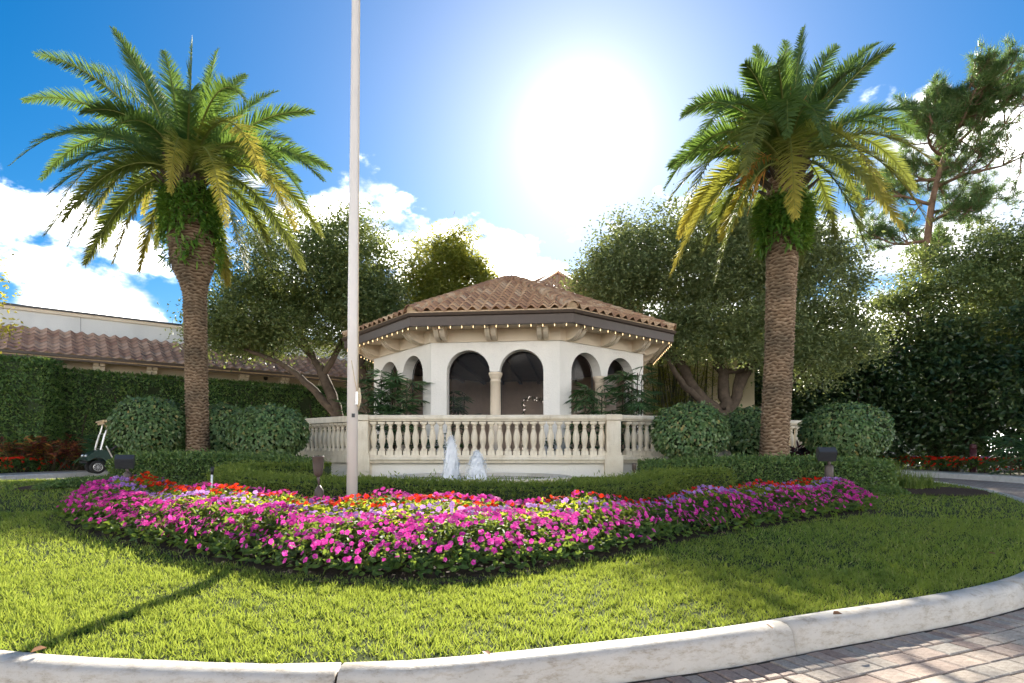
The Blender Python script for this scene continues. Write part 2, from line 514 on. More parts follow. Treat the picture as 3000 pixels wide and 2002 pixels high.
M['soil'] = plain('dark_soil', (.045, .033, .024), .95, var=.6, scale=18, b=1.0, bs=40, spec=.15)
M['green_paint'] = plain('dark_green_paint', (.006, .035, .03), .35, var=.1, spec=.4, coat=.15)
M['rubber'] = plain('tyre_rubber', (.018, .018, .018), .8, var=.2)
M['alloy'] = plain('alloy', (.62, .62, .62), .3, metal=.85, var=.05)
M['canopy'] = plain('canopy_vinyl', (.62, .46, .28), .55, var=.12)
M['seat'] = plain('seat_vinyl', (.55, .50, .42), .5)
M['amber'] = plain('amber_lens', (.85, .17, .02), .2, var=.05, spec=.6)
M['maroon_paint'] = plain('maroon_paint', (.07, .02, .022), .4, var=.15)
M['orange_strand'] = plain('orange_stalk', (.52, .24, .035), .7, var=.3)


def glass(name, tint, gloss=.10):
    m, nt, n, l, p = new_mat(name)
    n.remove(p)
    t = n.new('ShaderNodeBsdfTransparent'); t.inputs['Color'].default_value = (*tint, 1)
    g = n.new('ShaderNodeBsdfGlossy'); g.inputs['Roughness'].default_value = .03; g.inputs['Color'].default_value = (.9, .9, .9, 1)
    mx = n.new('ShaderNodeMixShader'); mx.inputs[0].default_value = gloss; l.new(t.outputs[0], mx.inputs[1]); l.new(g.outputs[0], mx.inputs[2])
    l.new(mx.outputs[0], n['Material Output'].inputs['Surface'])
    return m


M['glass'] = glass('tinted_glass', (.85, .82, .86), .01)
M['clear_glass'] = glass('windshield_glass', (.78, .8, .78), .09)


def emit(name, c, s):
    m, nt, n, l, p = new_mat(name)
    p.inputs['Base Color'].default_value = (*c, 1); p.inputs['Emission Color'].default_value = (*c, 1); p.inputs['Emission Strength'].default_value = s
    return m


M['bulb'] = emit('lit_bulb', (1.0, .70, .35), .32)
M['fairy'] = emit('fairy_light', (1.0, .9, .75), .8)


def water():
    m, nt, n, l, p = new_mat('pool_water')
    p.inputs['Base Color'].default_value = (.05, .09, .10, 1); p.inputs['Roughness'].default_value = .06
    bump(nt, noise(nt, 9, 4, .6), .4, .03, p)
    return m


M['water'] = water()


def concrete(name, c, dirt):
    m, nt, n, l, p = new_mat(name)
    col = ramp(nt, noise(nt, 3.0, 6, .62), [(.3, tuple(k * .80 for k in c)), (.65, c)])
    sep_ = nt.nodes.new('ShaderNodeSeparateXYZ'); t = nt.nodes.new('ShaderNodeTexCoord'); l.new(t.outputs['Object'], sep_.inputs[0])
    spots = ramp(nt, noise(nt, 9.0, 9, .78, stretch=(1, 1, 3.0)), [(.48, (1, 1, 1)), (.58, (.80, .75, .68)), (.70, (.34, .30, .26))])
    scuff = ramp(nt, noise(nt, 2.2, 9, .75, stretch=(1, 1, 6)), [(.60, (1, 1, 1)), (.72, (.35, .33, .31))])
    pit = ramp(nt, noise(nt, 85, 3, .6), [(.28, (.5, .46, .4)), (.36, (1, 1, 1))])
    col = mixc(nt, dirt, col, mixc(nt, 1.0, col, spots, 'MULTIPLY'))
    col = mixc(nt, dirt, col, mixc(nt, 1.0, col, scuff, 'MULTIPLY'))
    col = mixc(nt, .6, col, mixc(nt, 1.0, col, pit, 'MULTIPLY'))
    l.new(col, p.inputs['Base Color']); p.inputs['Roughness'].default_value = .62; p.inputs['Specular IOR Level'].default_value = .5
    bump(nt, noise(nt, 45, 6, .65), .45, .006, p)
    return m


M['kerb'] = concrete('kerb_concrete', (.575, .525, .46), .85)
M['kerb_white'] = concrete('white_kerb', (.78, .77, .74), .35)
M['walk'] = concrete('walk_concrete', (.46, .40, .33), .4)


def paver():
    m, nt, n, l, p = new_mat('brick_paver')
    col = ramp(nt, rnd(nt), [(0, (.36, .245, .19)), (.35, (.45, .335, .265)), (.7, (.50, .41, .325)), (1, (.42, .37, .31))])
    w = ramp(nt, noise(nt, 6, 6, .65), [(.3, (.55, .52, .50)), (.6, (1, 1, 1))])
    g = ramp(nt, noise(nt, 55, 3, .6), [(.3, (.7, .68, .66)), (.5, (1, 1, 1))])
    col = mixc(nt, 1.0, mixc(nt, 1.0, col, w, 'MULTIPLY'), g, 'MULTIPLY')
    st = ramp(nt, noise(nt, 1.6, 6, .7), [(.56, (1, 1, 1)), (.68, (.30, .27, .25))])
    col = mixc(nt, .8, col, mixc(nt, 1.0, col, st, 'MULTIPLY'))
    l.new(col, p.inputs['Base Color']); p.inputs['Roughness'].default_value = .7; p.inputs['Specular IOR Level'].default_value = .4
    bump(nt, noise(nt, 80, 4, .6), .5, .004, p)
    return m


M['paver'] = paver()


def far_paver():
    m, nt, n, l, p = new_mat('far_pavers')
    t = n.new('ShaderNodeTexCoord'); b = n.new('ShaderNodeTexBrick')
    b.inputs['Scale'].default_value = 1.0; b.inputs['Brick Width'].default_value = .2; b.inputs['Row Height'].default_value = .1; b.inputs['Mortar Size'].default_value = .006
    b.inputs['Color1'].default_value = (.40, .30, .24, 1); b.inputs['Color2'].default_value = (.50, .41, .33, 1); b.inputs['Mortar'].default_value = (.10, .085, .07, 1)
    l.new(t.outputs['Object'], b.inputs['Vector'])
    col = mixc(nt, .7, b.outputs[0], mixc(nt, 1.0, b.outputs[0], ramp(nt, noise(nt, 1.5, 6, .65), [(.35, (.6, .56, .54)), (.65, (1.05, 1, .98))]), 'MULTIPLY'))
    l.new(col, p.inputs['Base Color']); p.inputs['Roughness'].default_value = .75
    bump(nt, b.outputs['Fac'], -.4, .01, p)
    return m


M['far_paver'] = far_paver()
M['joint'] = plain('joint_sand', (.055, .047, .038), .95, var=.5, scale=20, spec=.1)
M['ground'] = plain('bare_ground', (.085, .075, .05), .95, var=.5, scale=.6, spec=.1)
M['turf'] = plain('turf_thatch', (.045, .06, .018), .95, var=.5, scale=14, b=.6, bs=60, spec=.1)

# ------------------------------------------------------------------ terrain
def sstep(t):
    t = np.clip(t, 0, 1); return t * t * (3 - 2 * t)


def drive_z(y):
    return .3 * sstep((np.asarray(y, float) - 5.0) / 14.0)


ISL = [(-1.54, 2.90), (-.85, 2.89), (-.3, 2.97), (1.0, 3.38), (1.65, 3.65), (4.3, 4.95), (7.2, 7.6), (9.6, 10.9), (11.0, 14.0), (11.2, 16.2),
       (9.8, 17.6), (7, 18.0), (0, 18.2), (-7, 18.0), (-10, 17.3), (-12.4, 16.8), (-14.4, 16.0), (-15.0, 13.6), (-12.6, 9.6), (-8.8, 6.0), (-5.2, 3.9), (-2.9, 3.12)]
BD = catmull(ISL, 8, True)
BD = resample(np.vstack([BD, BD[:1]]), .35)[:-1]


def inside(x, y, poly):
    x = np.asarray(x); y = np.asarray(y); r = np.zeros(x.shape, bool); n = len(poly)
    for i in range(n):
        a, b = poly[i], poly[(i + 1) % n]
        if a[1] == b[1]: continue
        c = ((a[1] > y) != (b[1] > y)) & (x < (b[0] - a[0]) * (y - a[1]) / (b[1] - a[1]) + a[0])
        r ^= c
    return r


def edge_dist(x, y, poly):
    d = np.full(np.shape(x), 1e9); n = len(poly)
    for i in range(n):
        a, b = poly[i], poly[(i + 1) % n]; e = b - a; l2 = e @ e
        t = np.clip(((x - a[0]) * e[0] + (y - a[1]) * e[1]) / l2, 0, 1)
        d = np.minimum(d, np.hypot(x - a[0] - t * e[0], y - a[1] - t * e[1]))
    return d


GX0, GY0, GS = -16.0, 2.0, .12
_gx, _gy = np.meshgrid(np.arange(GX0, 12.5, GS), np.arange(GY0, 19, GS), indexing='ij')
_in = inside(_gx, _gy, BD)
_dd = np.where(_in, edge_dist(_gx, _gy, BD), 0)
GRID = drive_z(_gy) + .14 + .40 * sstep(_dd / 8.0)


def gz(x, y):
    x = np.asarray(x, float); y = np.asarray(y, float)
    u = np.clip((x - GX0) / GS, 0, GRID.shape[0] - 1.001); v = np.clip((y - GY0) / GS, 0, GRID.shape[1] - 1.001)
    i = u.astype(int); j = v.astype(int); a = u - i; b = v - j
    return (GRID[i, j] * (1 - a) * (1 - b) + GRID[i + 1, j] * a * (1 - b) + GRID[i, j + 1] * (1 - a) * b + GRID[i + 1, j + 1] * a * b)


def sheet(name, xs, ys, zf, mat, kind='structure'):
    gx, gy = np.meshgrid(xs, ys, indexing='ij'); z = zf(gx, gy)
    V = np.stack([gx, gy, z], -1).reshape(-1, 3); ny = len(ys)
    i, j = np.meshgrid(np.arange(len(xs) - 1), np.arange(ny - 1), indexing='ij'); b = (i * ny + j).ravel()[:, None]
    o = link(name, np_mesh(name, V, [b + [0, ny, ny + 1, 1]], True), None, mat)
    o['kind'] = kind
    return o


sheet('ground', np.concatenate([np.linspace(-700, -40, 12), np.linspace(-38, 38, 20), np.linspace(40, 700, 12)]),
      np.concatenate([np.linspace(-300, -14, 6), np.linspace(-12, 40, 53), np.linspace(50, 900, 14)]), lambda x, y: drive_z(y) - .035, M['ground'])
driveway = sheet('driveway', np.linspace(-15.7, 15.1, 40), np.linspace(-12, 24, 73), lambda x, y: drive_z(y) - .012, M['far_paver'])

ctr = np.array([-1.5, 11.0])
rings = [0, .12, .25, .38, .5, .6, .7, .78, .85, .91, .96, 1.0]
V = []; Fs = []
for t in rings:
    q = ctr + (BD - ctr) * t; V.append(np.column_stack([q, gz(q[:, 0], q[:, 1])]))
n_ = len(BD); V = np.vstack(V)
for k in range(len(rings) - 1):
    i = np.arange(n_); Fs.append(np.stack([k * n_ + i, k * n_ + (i + 1) % n_, (k + 1) * n_ + (i + 1) % n_, (k + 1) * n_ + i], 1))
lawn = link('lawn', np_mesh('lawn', V, [np.vstack(Fs)], True), None, M['turf']); lawn['kind'] = 'structure'

# island kerb, cast in lengths with open joints
tan_ = np.roll(BD, -1, 0) - np.roll(BD, 1, 0); tan_ = unit(tan_)
OUT = np.stack([tan_[:, 1], -tan_[:, 0]], 1)
prof = [(-.05, .0), (-.03, .135), (.0, .152), (.085, .166), (.135, .158), (.168, .13), (.19, .05), (.205, -.05)]
kerb = empty('kerb', (0, 0, 0)); kerb['kind'] = 'structure'
BDc = np.vstack([BD, BD[:1]]); OUTc = np.vstack([OUT, OUT[:1]])
sarc = np.concatenate([[0], np.cumsum(np.linalg.norm(np.diff(BDc, axis=0), axis=1))])
i0 = int(np.argmin(np.where(BD[:, 1] < 4, abs(BD[:, 0] + .9), 9)))
total = sarc[-1]; nseg = int(round(total / 2.56)); seg = total / nseg


def at_s(s):
    s = s % total
    return (np.array([np.interp(s, sarc, BDc[:, k]) for k in (0, 1)]), np.array([np.interp(s, sarc, OUTc[:, k]) for k in (0, 1)]))


for k in range(nseg):
    m = MB(); n = 9; rows = []
    for j in range(n):
        s = sarc[i0] + k * seg + .009 + (seg - .018) * j / (n - 1)
        p, o_ = at_s(s); zb = float(drive_z(p[1]))
        rows += [(p[0] + o_[0] * a, p[1] + o_[1] * a, zb + z + R.uniform(-.0012, .0012)) for a, z in prof]
    q = len(prof)
    fs = [(j * q + i, (j + 1) * q + i, (j + 1) * q + i + 1, j * q + i + 1) for j in range(n - 1) for i in range(q - 1)]
    fs += [tuple(range(q)), tuple(range((n - 1) * q + q - 1, (n - 1) * q - 1, -1))]
    m.add(rows, fs).build('kerb_stone', M['kerb'], kerb, True)
dk = MB()   # dark joint filler under the lengths
rows = []
for j in range(len(BD) + 1):
    p, o_ = BDc[j], OUTc[j]; zb = float(drive_z(p[1]))
    rows += [(p[0] + o_[0] * a, p[1] + o_[1] * a, zb + z) for a, z in ((-.04, .10), (.08, .135), (.12, .125), (.14, .10), (.16, .03), (.17, -.05))]
dk.add(rows, [(j * 6 + i, (j + 1) * 6 + i, (j + 1) * 6 + i + 1, j * 6 + i + 1) for j in range(len(BD)) for i in range(5)]).build('joint_filler', M['joint'], kerb, True)

# brick pavers nearest the camera
bm_ = MB()
h, c = .5, .44
bm_.add([(-h, -h, -.04), (h, -h, -.04), (h, h, -.04), (-h, h, -.04), (-h, -h, -.003), (h, -h, -.003), (h, h, -.003), (-h, h, -.003), (-c, -c, .003), (c, -c, .003), (c, c, .003), (-c, c, .003)],
        [(0, 1, 5, 4), (1, 2, 6, 5), (2, 3, 7, 6), (3, 0, 4, 7), (4, 5, 9, 8), (5, 6, 10, 9), (6, 7, 11, 10), (7, 4, 8, 11), (8, 9, 10, 11)])
brick_me = bm_.mesh('brick'); brick_me.materials.append(M['paver'])
cand = []
sA = sarc[i0]
off = .222
for row in range(15):
    dep = .20 if row == 0 else R.choice((.135, .15, .15, .165))
    s = sA - 1.0 + R.uniform(0, .15)
    while s < sA + 9.5:
        p, o_ = at_s(s)
        ln = .098 if row == 0 else R.choice((.13, .15, .17, .21, .225))
        k = 1 + off * .05
        p2, o2 = at_s(s + ln / 2)
        cpt = p2 + o2 * (off + dep / 2)
        cand.append((cpt, math.atan2(o2[1], o2[0]) + math.pi / 2, ln * (1.0 + off * .055), dep))
        s += ln
    off += dep
vis = []
for cpt, a, ln, dep in cand:
    if cpt[1] < .4: continue
    px = HX + cpt[0] / cpt[1] * F; py = HY + CZ / cpt[1] * F
    vis.append((cpt, a, ln, dep, int(px > 3040 or px < 1500) + int(py > 2040) + int(px > 3400)))
vis.sort(key=lambda v: (v[4], abs(v[0][0] - 2)))
for cpt, a, ln, dep, _ in vis[:298]:
    b = bpy.data.objects.new('brick', brick_me); COL.objects.link(b); b.parent = driveway
    b.location = (cpt[0], cpt[1], float(drive_z(cpt[1])) + R.uniform(-.003, .004)); b.scale = (ln - .007, dep - .007, 1)
    b.rotation_euler = (R.uniform(-.012, .012), R.uniform(-.012, .012), a + R.uniform(-.012, .012))
rest = MB()
for cpt, a, ln, dep, _ in vis[298:]:
    rest.box((cpt[0], cpt[1], float(drive_z(cpt[1])) - .018), (ln - .008, dep - .008, .04), a)
if rest.v:
    o = rest.build('bricks_beyond', M['paver'], driveway); o['kind'] = 'stuff'
js = MB()
for k in range(60):
    p, o_ = at_s(sA - 1.0 + k * .175); p2, o2 = at_s(sA - 1.0 + (k + 1) * .175)
    js.add([(p[0] + o_[0] * .2, p[1] + o_[1] * .2, -.006 + float(drive_z(p[1]))), (p2[0] + o2[0] * .2, p2[1] + o2[1] * .2, -.006 + float(drive_z(p2[1]))),
            (p2[0] + o2[0] * 2.5, p2[1] + o2[1] * 2.5, -.006 + float(drive_z(p2[1]))), (p[0] + o_[0] * 2.5, p[1] + o_[1] * 2.5, -.006 + float(drive_z(p[1])))], [(0, 3, 2, 1)])
js.build('joint_sand', M['joint'], driveway)

# outer walks with white kerbs, left and right of the drive
def outer(name, x0, x1, ys, side):
    rootw = empty(name, (x0, ys[0], 0)); rootw['kind'] = 'structure'
    kx0, kx1 = (x0, x0 + .16) if side > 0 else (x0 - .16, x0)
    m = MB()
    for a, b in zip(ys[:-1], ys[1:]):
        za, zb = float(drive_z(a)), float(drive_z(b)); xa, xb = (kx1, x1) if side > 0 else (x1, kx0)
        m.add([(xa, a, za + .172), (xb, a, za + .172), (xb, b, zb + .172), (xa, b, zb + .172)], [(0, 1, 2, 3)])
    m.build('walk_slab', M['walk'], rootw)
    for a, b in zip(ys[:-1], ys[1:]):
        b -= .012; za, zb = float(drive_z(a)), float(drive_z(b)); m = MB()
        face = kx0 if side > 0 else kx1
        pr = [(face - side * .03, -.03), (face, .15), (face + side * .02, .175), (face + side * .16, .178), (face + side * .16, -.03)]
        n = len(pr)
        m.add([(x, a, za + z) for x, z in pr] + [(x, b, zb + z) for x, z in pr], [(i, (i + 1) % n, n + (i + 1) % n, n + i) for i in range(n)] + [tuple(range(n)), tuple(range(2 * n - 1, n - 1, -1))])
        m.build('kerb_stone', M['kerb_white'], rootw)


outer('pavement_left', -15.7, -17.5, np.arange(6, 29.1, 3.0), -1)
outer('pavement_right', 15.1, 16.4, np.arange(6, 30.1, 3.0), 1)

# ------------------------------------------------------------------ pavilion
SQ = 3.55
rot = math.radians(-6.0)
FLc = Vector((-2.24, 16.05, 0))
dirF = Vector((math.cos(rot), math.sin(rot), 0))
inn = Vector((-dirF.y, dirF.x, 0))
APO = SQ / 2 * (1 + math.sqrt(2))
CEN = FLc + dirF * SQ / 2 + inn * APO
corner = [CEN + Matrix.Rotation(math.pi / 4 * k, 3, 'Z') @ (FLc - CEN) for k in range(8)]     # 0 front left, 1 front right, 2 far right ...
ZF, ZB, ZSOF, ZEAVE, ZAPEX = 1.12, 4.24, 4.56, 4.90, 7.22
K = 1.2
eave = [CEN + (c_ - CEN) * K for c_ in corner]
pav = empty('pavilion', (CEN.x, CEN.y, .3))
tag(pav, 'octagonal white stucco garden pavilion with arched openings and brown tiled roof', 'pavilion')
up = Vector((0, 0, 1))
TH = .38


def octring(m, k0, z0, k1, z1):
    a = [CEN + (c_ - CEN) * k0 + up * z0 for c_ in corner]; b = [CEN + (c_ - CEN) * k1 + up * z1 for c_ in corner]
    m.add(a + b, [(i, (i + 1) % 8, 8 + (i + 1) % 8, 8 + i) for i in range(8)])


kin = 1 - TH / APO
for i in range(8):
    a, b = corner[i], corner[(i + 1) % 8]
    u = (b - a).normalized(); w = (CEN - (a + b) / 2); w.z = 0; w.normalize(); Lf = (b - a).length
    zsp, rad = 3.40, .60
    cx = [.5 * Lf - .735, .5 * Lf + .735]
    if i in (7, 0, 1):
        poly = [(0, .3), (cx[0] - rad, .3)]
        for c0 in cx:
            poly += [(c0 - rad * math.cos(math.pi * t / 14), zsp + rad * math.sin(math.pi * t / 14)) for t in range(15)]
        poly += [(cx[1] + rad, .3), (Lf, .3), (Lf, ZB), (0, ZB)]
    else:
        poly = [(0, .3), (Lf, .3), (Lf, ZB), (0, ZB)]
    m = MB().prism(poly, a, u, up, w, TH)
    m.build('wall', M['stucco'], pav)
    # frieze band, slightly proud of the wall
    a2, b2 = CEN + (a - CEN) * 1.012, CEN + (b - CEN) * 1.012
    m = MB().prism([(0, ZB - .02), ((b2 - a2).length, ZB - .02), ((b2 - a2).length, ZSOF), (0, ZSOF)], a2, u, up, w, .3)
    m.build('frieze', M['beige'], pav)
    if i in (7, 0, 1, 2, 6):
        for t in (.10, .49, .88):
            cp = MB(); base = a2 + u * (t * Lf)
            for s_ in (-1, 1):
                pr = [(0, ZSOF), (0, ZSOF - .32), (.11, ZSOF - .325), (.22, ZSOF - .30), (.34, ZSOF - .25), (.43, ZSOF - .18), (.49, ZSOF - .10), (.52, ZSOF - .095), (.52, ZSOF)]
                cp.prism(pr, base + u * (s_ * .085 - .0625), -w, up, u, .125)
            cp.prism([(0, ZSOF), (0, ZSOF - .27), (.18, ZSOF - .25), (.34, ZSOF - .18), (.43, ZSOF - .08), (.44, ZSOF)], base - u * .0235, -w, up, u, .047)
            cp.build('corbel', M['beige'], pav)
    if i in (7, 0, 1):
        mid = a + u * (Lf / 2) + w * (TH / 2)
        col = MB().lathe([(.20, .9), (.20, ZF + .06), (.205, ZF + .08), (.205, ZF + .13), (.175, ZF + .16), (.155, ZF + .19), (.152, 2.2), (.138, 3.14), (.15, 3.145), (.15, 3.17), (.138, 3.18),
                          (.138, 3.23), (.15, 3.235), (.17, 3.29), (.175, 3.32), (.19, 3.325), (.19, 3.395)], 20, (mid.x, mid.y, 0))
        col.build('column', M['beige'], pav, True)
        for c0 in cx:
            fr = [(c0 - rad, ZF - .05)] + [(c0 - rad * math.cos(math.pi * t / 14), zsp + rad * math.sin(math.pi * t / 14)) for t in range(15)] + [(c0 + rad, ZF - .05)]
            MB().add([a + u * p_[0] + up * p_[1] + w * (TH - .03) for p_ in fr], [tuple(range(len(fr)))]).build('pane', M['glass'], pav)
            fm = MB()
            fm.tube([a + u * p_[0] * 1.0 + up * p_[1] + w * (TH - .03) for p_ in fr], .018, 4)
            fm.build('window_frame', M['black'], pav)
soff = MB(); octring(soff, 1.0, ZSOF + .004, K * .985, ZSOF + .004); octring(soff, K * .97, ZSOF - .03, K * .985, ZSOF - .03); octring(soff, K * .97, ZSOF + .004, K * .97, ZSOF - .03)
soff.build('soffit', M['beige'], pav)
fas = MB()
for (k0, z0, k1, z1) in ((K * .985, ZSOF - .05, K, ZSOF - .05), (K, ZSOF - .05, K, ZSOF + .18), (K, ZSOF + .18, K * 1.012, ZSOF + .20), (K * 1.012, ZSOF + .20, K * 1.018, ZSOF + .27), (K * 1.018, ZSOF + .27, K * .97, ZSOF + .275), (K * .985, ZSOF + .1, K * .985, ZSOF - .05)):
    octring(fas, k0, z0, k1, z1)
fas.build('fascia', M['fascia'], pav)
ceil = MB(); ceil.add([CEN + (c_ - CEN) * kin + up * 4.12 for c_ in corner], [tuple(range(8))])
for k in range(-4, 5):
    ceil.box(CEN + dirF * k * .75 + up * 4.05, (.11, 2 * (APO - .5 - max(0, abs(k) * .75 - 1.5)), .13), rot)
ceil.build('ceiling', M['dark_wood'], pav)
fl = MB(); fl.add([CEN + (c_ - CEN) * .995 + up * ZF for c_ in corner], [tuple(range(8))]); fl.build('floor', M['inner_floor'], pav)
iw = MB()
for i in range(2, 7):
    a, b = CEN + (corner[i] - CEN) * (kin - .004), CEN + (corner[(i + 1) % 8] - CEN) * (kin - .004)
    iw.add([a + up * ZF, b + up * ZF, b + up * 4.115, a + up * 4.115], [(0, 1, 2, 3)])
iw.build('inner_wall', M['inner_wall'], pav)
# cabinet and doorway trim against the back wall of the room
bk = CEN + inn * (APO * kin - .12)
dr = MB(); dr.box(bk + dirF * .95 + up * (ZF + 1.0), (1.5, .1, 2.0), rot); dr.box(bk + dirF * .95 + up * (ZF + 2.06), (1.75, .16, .12), rot)
dr.build('door_surround', M['beige'], pav)
MB().box(bk + dirF * .95 - inn * .055 + up * (ZF + .93), (1.2, .03, 1.84), rot).build('door', M['inner_wall'], pav)

# roof deck, tiles, hips
roof = MB()
RB = K * 1.0
roof.add([CEN + (c_ - CEN) * RB + up * (ZEAVE - .06) for c_ in corner] + [CEN + up * (ZAPEX - .06)], [(i, (i + 1) % 8, 8) for i in range(8)])
octring(roof, K * 1.004, ZSOF + .27, K * 1.004, ZEAVE - .02)
roof = roof.build('roof', M['mortar'], pav)


def tile_mesh(w, L, amp, seg=8):
    V = []; Fq = []
    for j, (v, hh) in enumerate(((0, .030), (0, .066), (L, .014))):
        for k in range(seg + 1):
            x = -w / 2 + w * k / seg
            V.append((x, v if j else v + .002, hh + amp * math.cos(2 * math.pi * k / seg)))
    q = seg + 1
    for k in range(seg):
        Fq.append((k, k + 1, q + k + 1, q + k)); Fq.append((q + k, q + k + 1, 2 * q + k + 1, 2 * q + k))
    me = bpy.data.meshes.new('tile'); me.from_pydata(V, [], Fq); me.polygons.foreach_set('use_smooth', np.ones(len(Fq), dtype=bool)); me.update()
    return me


def frame(o, u, v, n):
    return Matrix(((u.x, v.x, n.x, o.x), (u.y, v.y, n.y, o.y), (u.z, v.z, n.z, o.z), (0, 0, 0, 1)))


def put(name, me, parent, mat4):
    o = bpy.data.objects.new(name, me); COL.objects.link(o); o.parent = parent
    o.matrix_local = Matrix.Translation(-origin(parent)) @ mat4
    return o


def merge(name, me, mats, parent, mat):
    """many copies of one mesh joined into one object"""
    v0 = np.array([v.co[:] for v in me.vertices]); f0 = np.array([p.vertices[:] for p in me.polygons])
    V = np.concatenate([v0 @ np.array(m)[:3, :3].T + np.array(m)[:3, 3] for m in mats]); off = (np.arange(len(mats)) * len(v0))[:, None, None]
    Fq = (f0[None] + off).reshape(-1, f0.shape[1])
    if parent is not None: V = V - np.array(origin(parent))
    o = link(name, np_mesh(name, V, [Fq], True), parent, mat); o['kind'] = 'stuff'
    return o


TW, TL = .303, .405
tme = tile_mesh(TW, TL + .05, .052); tme.materials.append(M['tile'])
far_t = []; near_t = []
for i in range(8):
    a, b = eave[i] + up * ZEAVE, eave[(i + 1) % 8] + up * ZEAVE
    ap = CEN + up * ZAPEX
    u = (b - a).normalized(); midp = (a + b) / 2; v = (ap - midp); SL = v.length; v.normalize(); n = u.cross(v)
    half = (b - a).length / 2
    for r in range(int(SL / TL)):
        vv = r * TL - .05
        hw = half * (1 - (vv + TL * .5) / SL)
        nc = int(half / TW) + 1
        for k in range(-nc, nc + 1):
            x = (k + .0) * TW
            if abs(x) > hw - .02: continue
            o = midp + u * x + v * vv + n * R.uniform(-.004, .004)
            mat = frame(o, u, v, n)
            if R.random() < .5: mat = mat @ Matrix.Rotation(R.uniform(-.02, .02), 4, 'Z')
            (near_t if i in (7, 0, 1) else far_t).append(mat)
for mt in near_t[:298]: put('tile', tme, roof, mt)
merge('tiles_beyond', tme, far_t + near_t[298:], roof, M['tile'])
cap = MB()
cp_ = []
for j, (y, rr) in enumerate(((0, .125), (0, .14), (.44, .105))):
    for k in range(9):
        th = math.pi * (-.08 + 1.16 * k / 8)
        cp_.append((rr * math.cos(th), y + .001 * (j == 0), rr * math.sin(th) * .9 - .03))
cap.add(cp_, [(j * 9 + k, (j + 1) * 9 + k, (j + 1) * 9 + k + 1, j * 9 + k + 1) for j in range(2) for k in range(8)])
cap_me = cap.mesh('hip_tile', True); cap_me.materials.append(M['tile'])
for i in range(8):
    a = eave[i] * 1.0 + up * ZEAVE; ap = CEN + up * ZAPEX
    v = (ap - a); HL = v.length; v.normalize(); u = v.cross(up).normalized(); n = u.cross(v)
    MB().tube([a + v * .05 + n * .0, ap], [.15, .12], 8).build('hip_mortar', M['mortar'], roof)
    for r in range(int(HL / .36)):
        put('hip_tile', cap_me, roof, frame(a + v * (r * .36 - .02) + n * .075, u, v, n) @ Matrix.Rotation(R.uniform(-.03, .03), 4, 'Z'))
rod = MB(); rod.tube([CEN + up * (ZAPEX - .05), CEN + up * (ZAPEX + .12)], [.09, .03], 10); rod.tube([CEN + up * ZAPEX, CEN + up * (ZAPEX + .78)], [.014, .006], 6)
rod.build('lightning_rod', M['bronze'], pav)

# string of bulbs under the eave
ls = empty('light_string', tuple(eave[0] + up * (ZSOF - .05)))
tag(ls, 'string of warm white bulbs hanging under the pavilion eave', 'light string')
bl = MB().lathe([(.003, -.045), (.010, -.034), (.0115, -.02), (.008, 0), (.007, .02)], 8); bulb_me = bl.mesh('bulb', True); bulb_me.materials.append(M['bulb'])
wire = MB()
for i in (6, 7, 0, 1, 2):
    a, b = CEN + (corner[i] - CEN) * (K * .992), CEN + (corner[(i + 1) % 8] - CEN) * (K * .992)
    nb = 14
    pts = [a.lerp(b, k / (nb * 2)) + up * (ZSOF - .062 - .006 * (k % 2)) for k in range(nb * 2 + 1)]
    wire.tube(pts, .005, 4, False)
    for k in range(nb):
        p = a.lerp(b, (k + .5) / nb) + up * (ZSOF - .085)
        put('bulb', bulb_me, ls, Matrix.Translation(p) @ Matrix.Rotation(R.uniform(-.2, .2), 4, 'X'))
wire.build('wire', M['black'], ls)

# Christmas garland round the inner door
gar = empty('garland', tuple(bk + dirF * .2 + up * ZF))
tag(gar, 'dark green garland with tiny white lights around the inner doorway', 'garland')
path = [bk + dirF * .12 - inn * .12 + up * (ZF + .1 + .2 * k) for k in range(11)] + [bk + dirF * (.2 + .2 * k) - inn * .12 + up * (ZF + 2.24 + .05 * math.sin(k * 1.5)) for k in range(9)] + [bk + dirF * 1.8 - inn * .12 + up * (ZF + 2.1 - .2 * k) for k in range(10)]
pp = resample(np.array([tuple(p) for p in path]), .012); n = len(pp)
leaves('sprigs', M['ficus'], gar, pp + rng.normal(size=(n, 3)) * .03, rdir(n), rdir(n), .12, .03, 4)
fme = MB().lathe([(.002, -.012), (.011, 0), (.002, .012)], 6).mesh('fairy_bulb'); fme.materials.append(M['fairy'])
for p in pp[::9]:
    put('fairy_bulb', fme, gar, Matrix.Translation(Vector(p) + Vector((R.uniform(-.09, .09), -.07, R.uniform(-.09, .09)))))

# ------------------------------------------------------------------ terrace and balustrades
BA, BB = Vector((-3.62, 14.08, 0)), Vector((2.42, 13.92, 0))
left_dir = Vector((-math.cos(math.radians(38)), math.sin(math.radians(38)), 0)); right_dir = Vector((math.cos(math.radians(24)), math.sin(math.radians(24)), 0))
BL, BR = BA + left_dir * 5.2, BB + right_dir * 6.6
ZP, ZR = 1.13, 2.09
ter = empty('terrace', (0, 16, 0)); ter['kind'] = 'structure'
tp = [BL, BA, BB, BR, BR + Vector((0, 8, 0)), BL + Vector((0, 8, 0))]
tw = MB(); tw.add([p + up * .2 for p in tp] + [p + up * 1.0 for p in tp], [(i, (i + 1) % 6, 6 + (i + 1) % 6, 6 + i) for i in range(6)]); tw.build('terrace_wall', M['stucco'], ter)
MB().add([p + up * 1.085 for p in tp], [tuple(range(6))]).build('terrace_floor', M['walk'], ter)
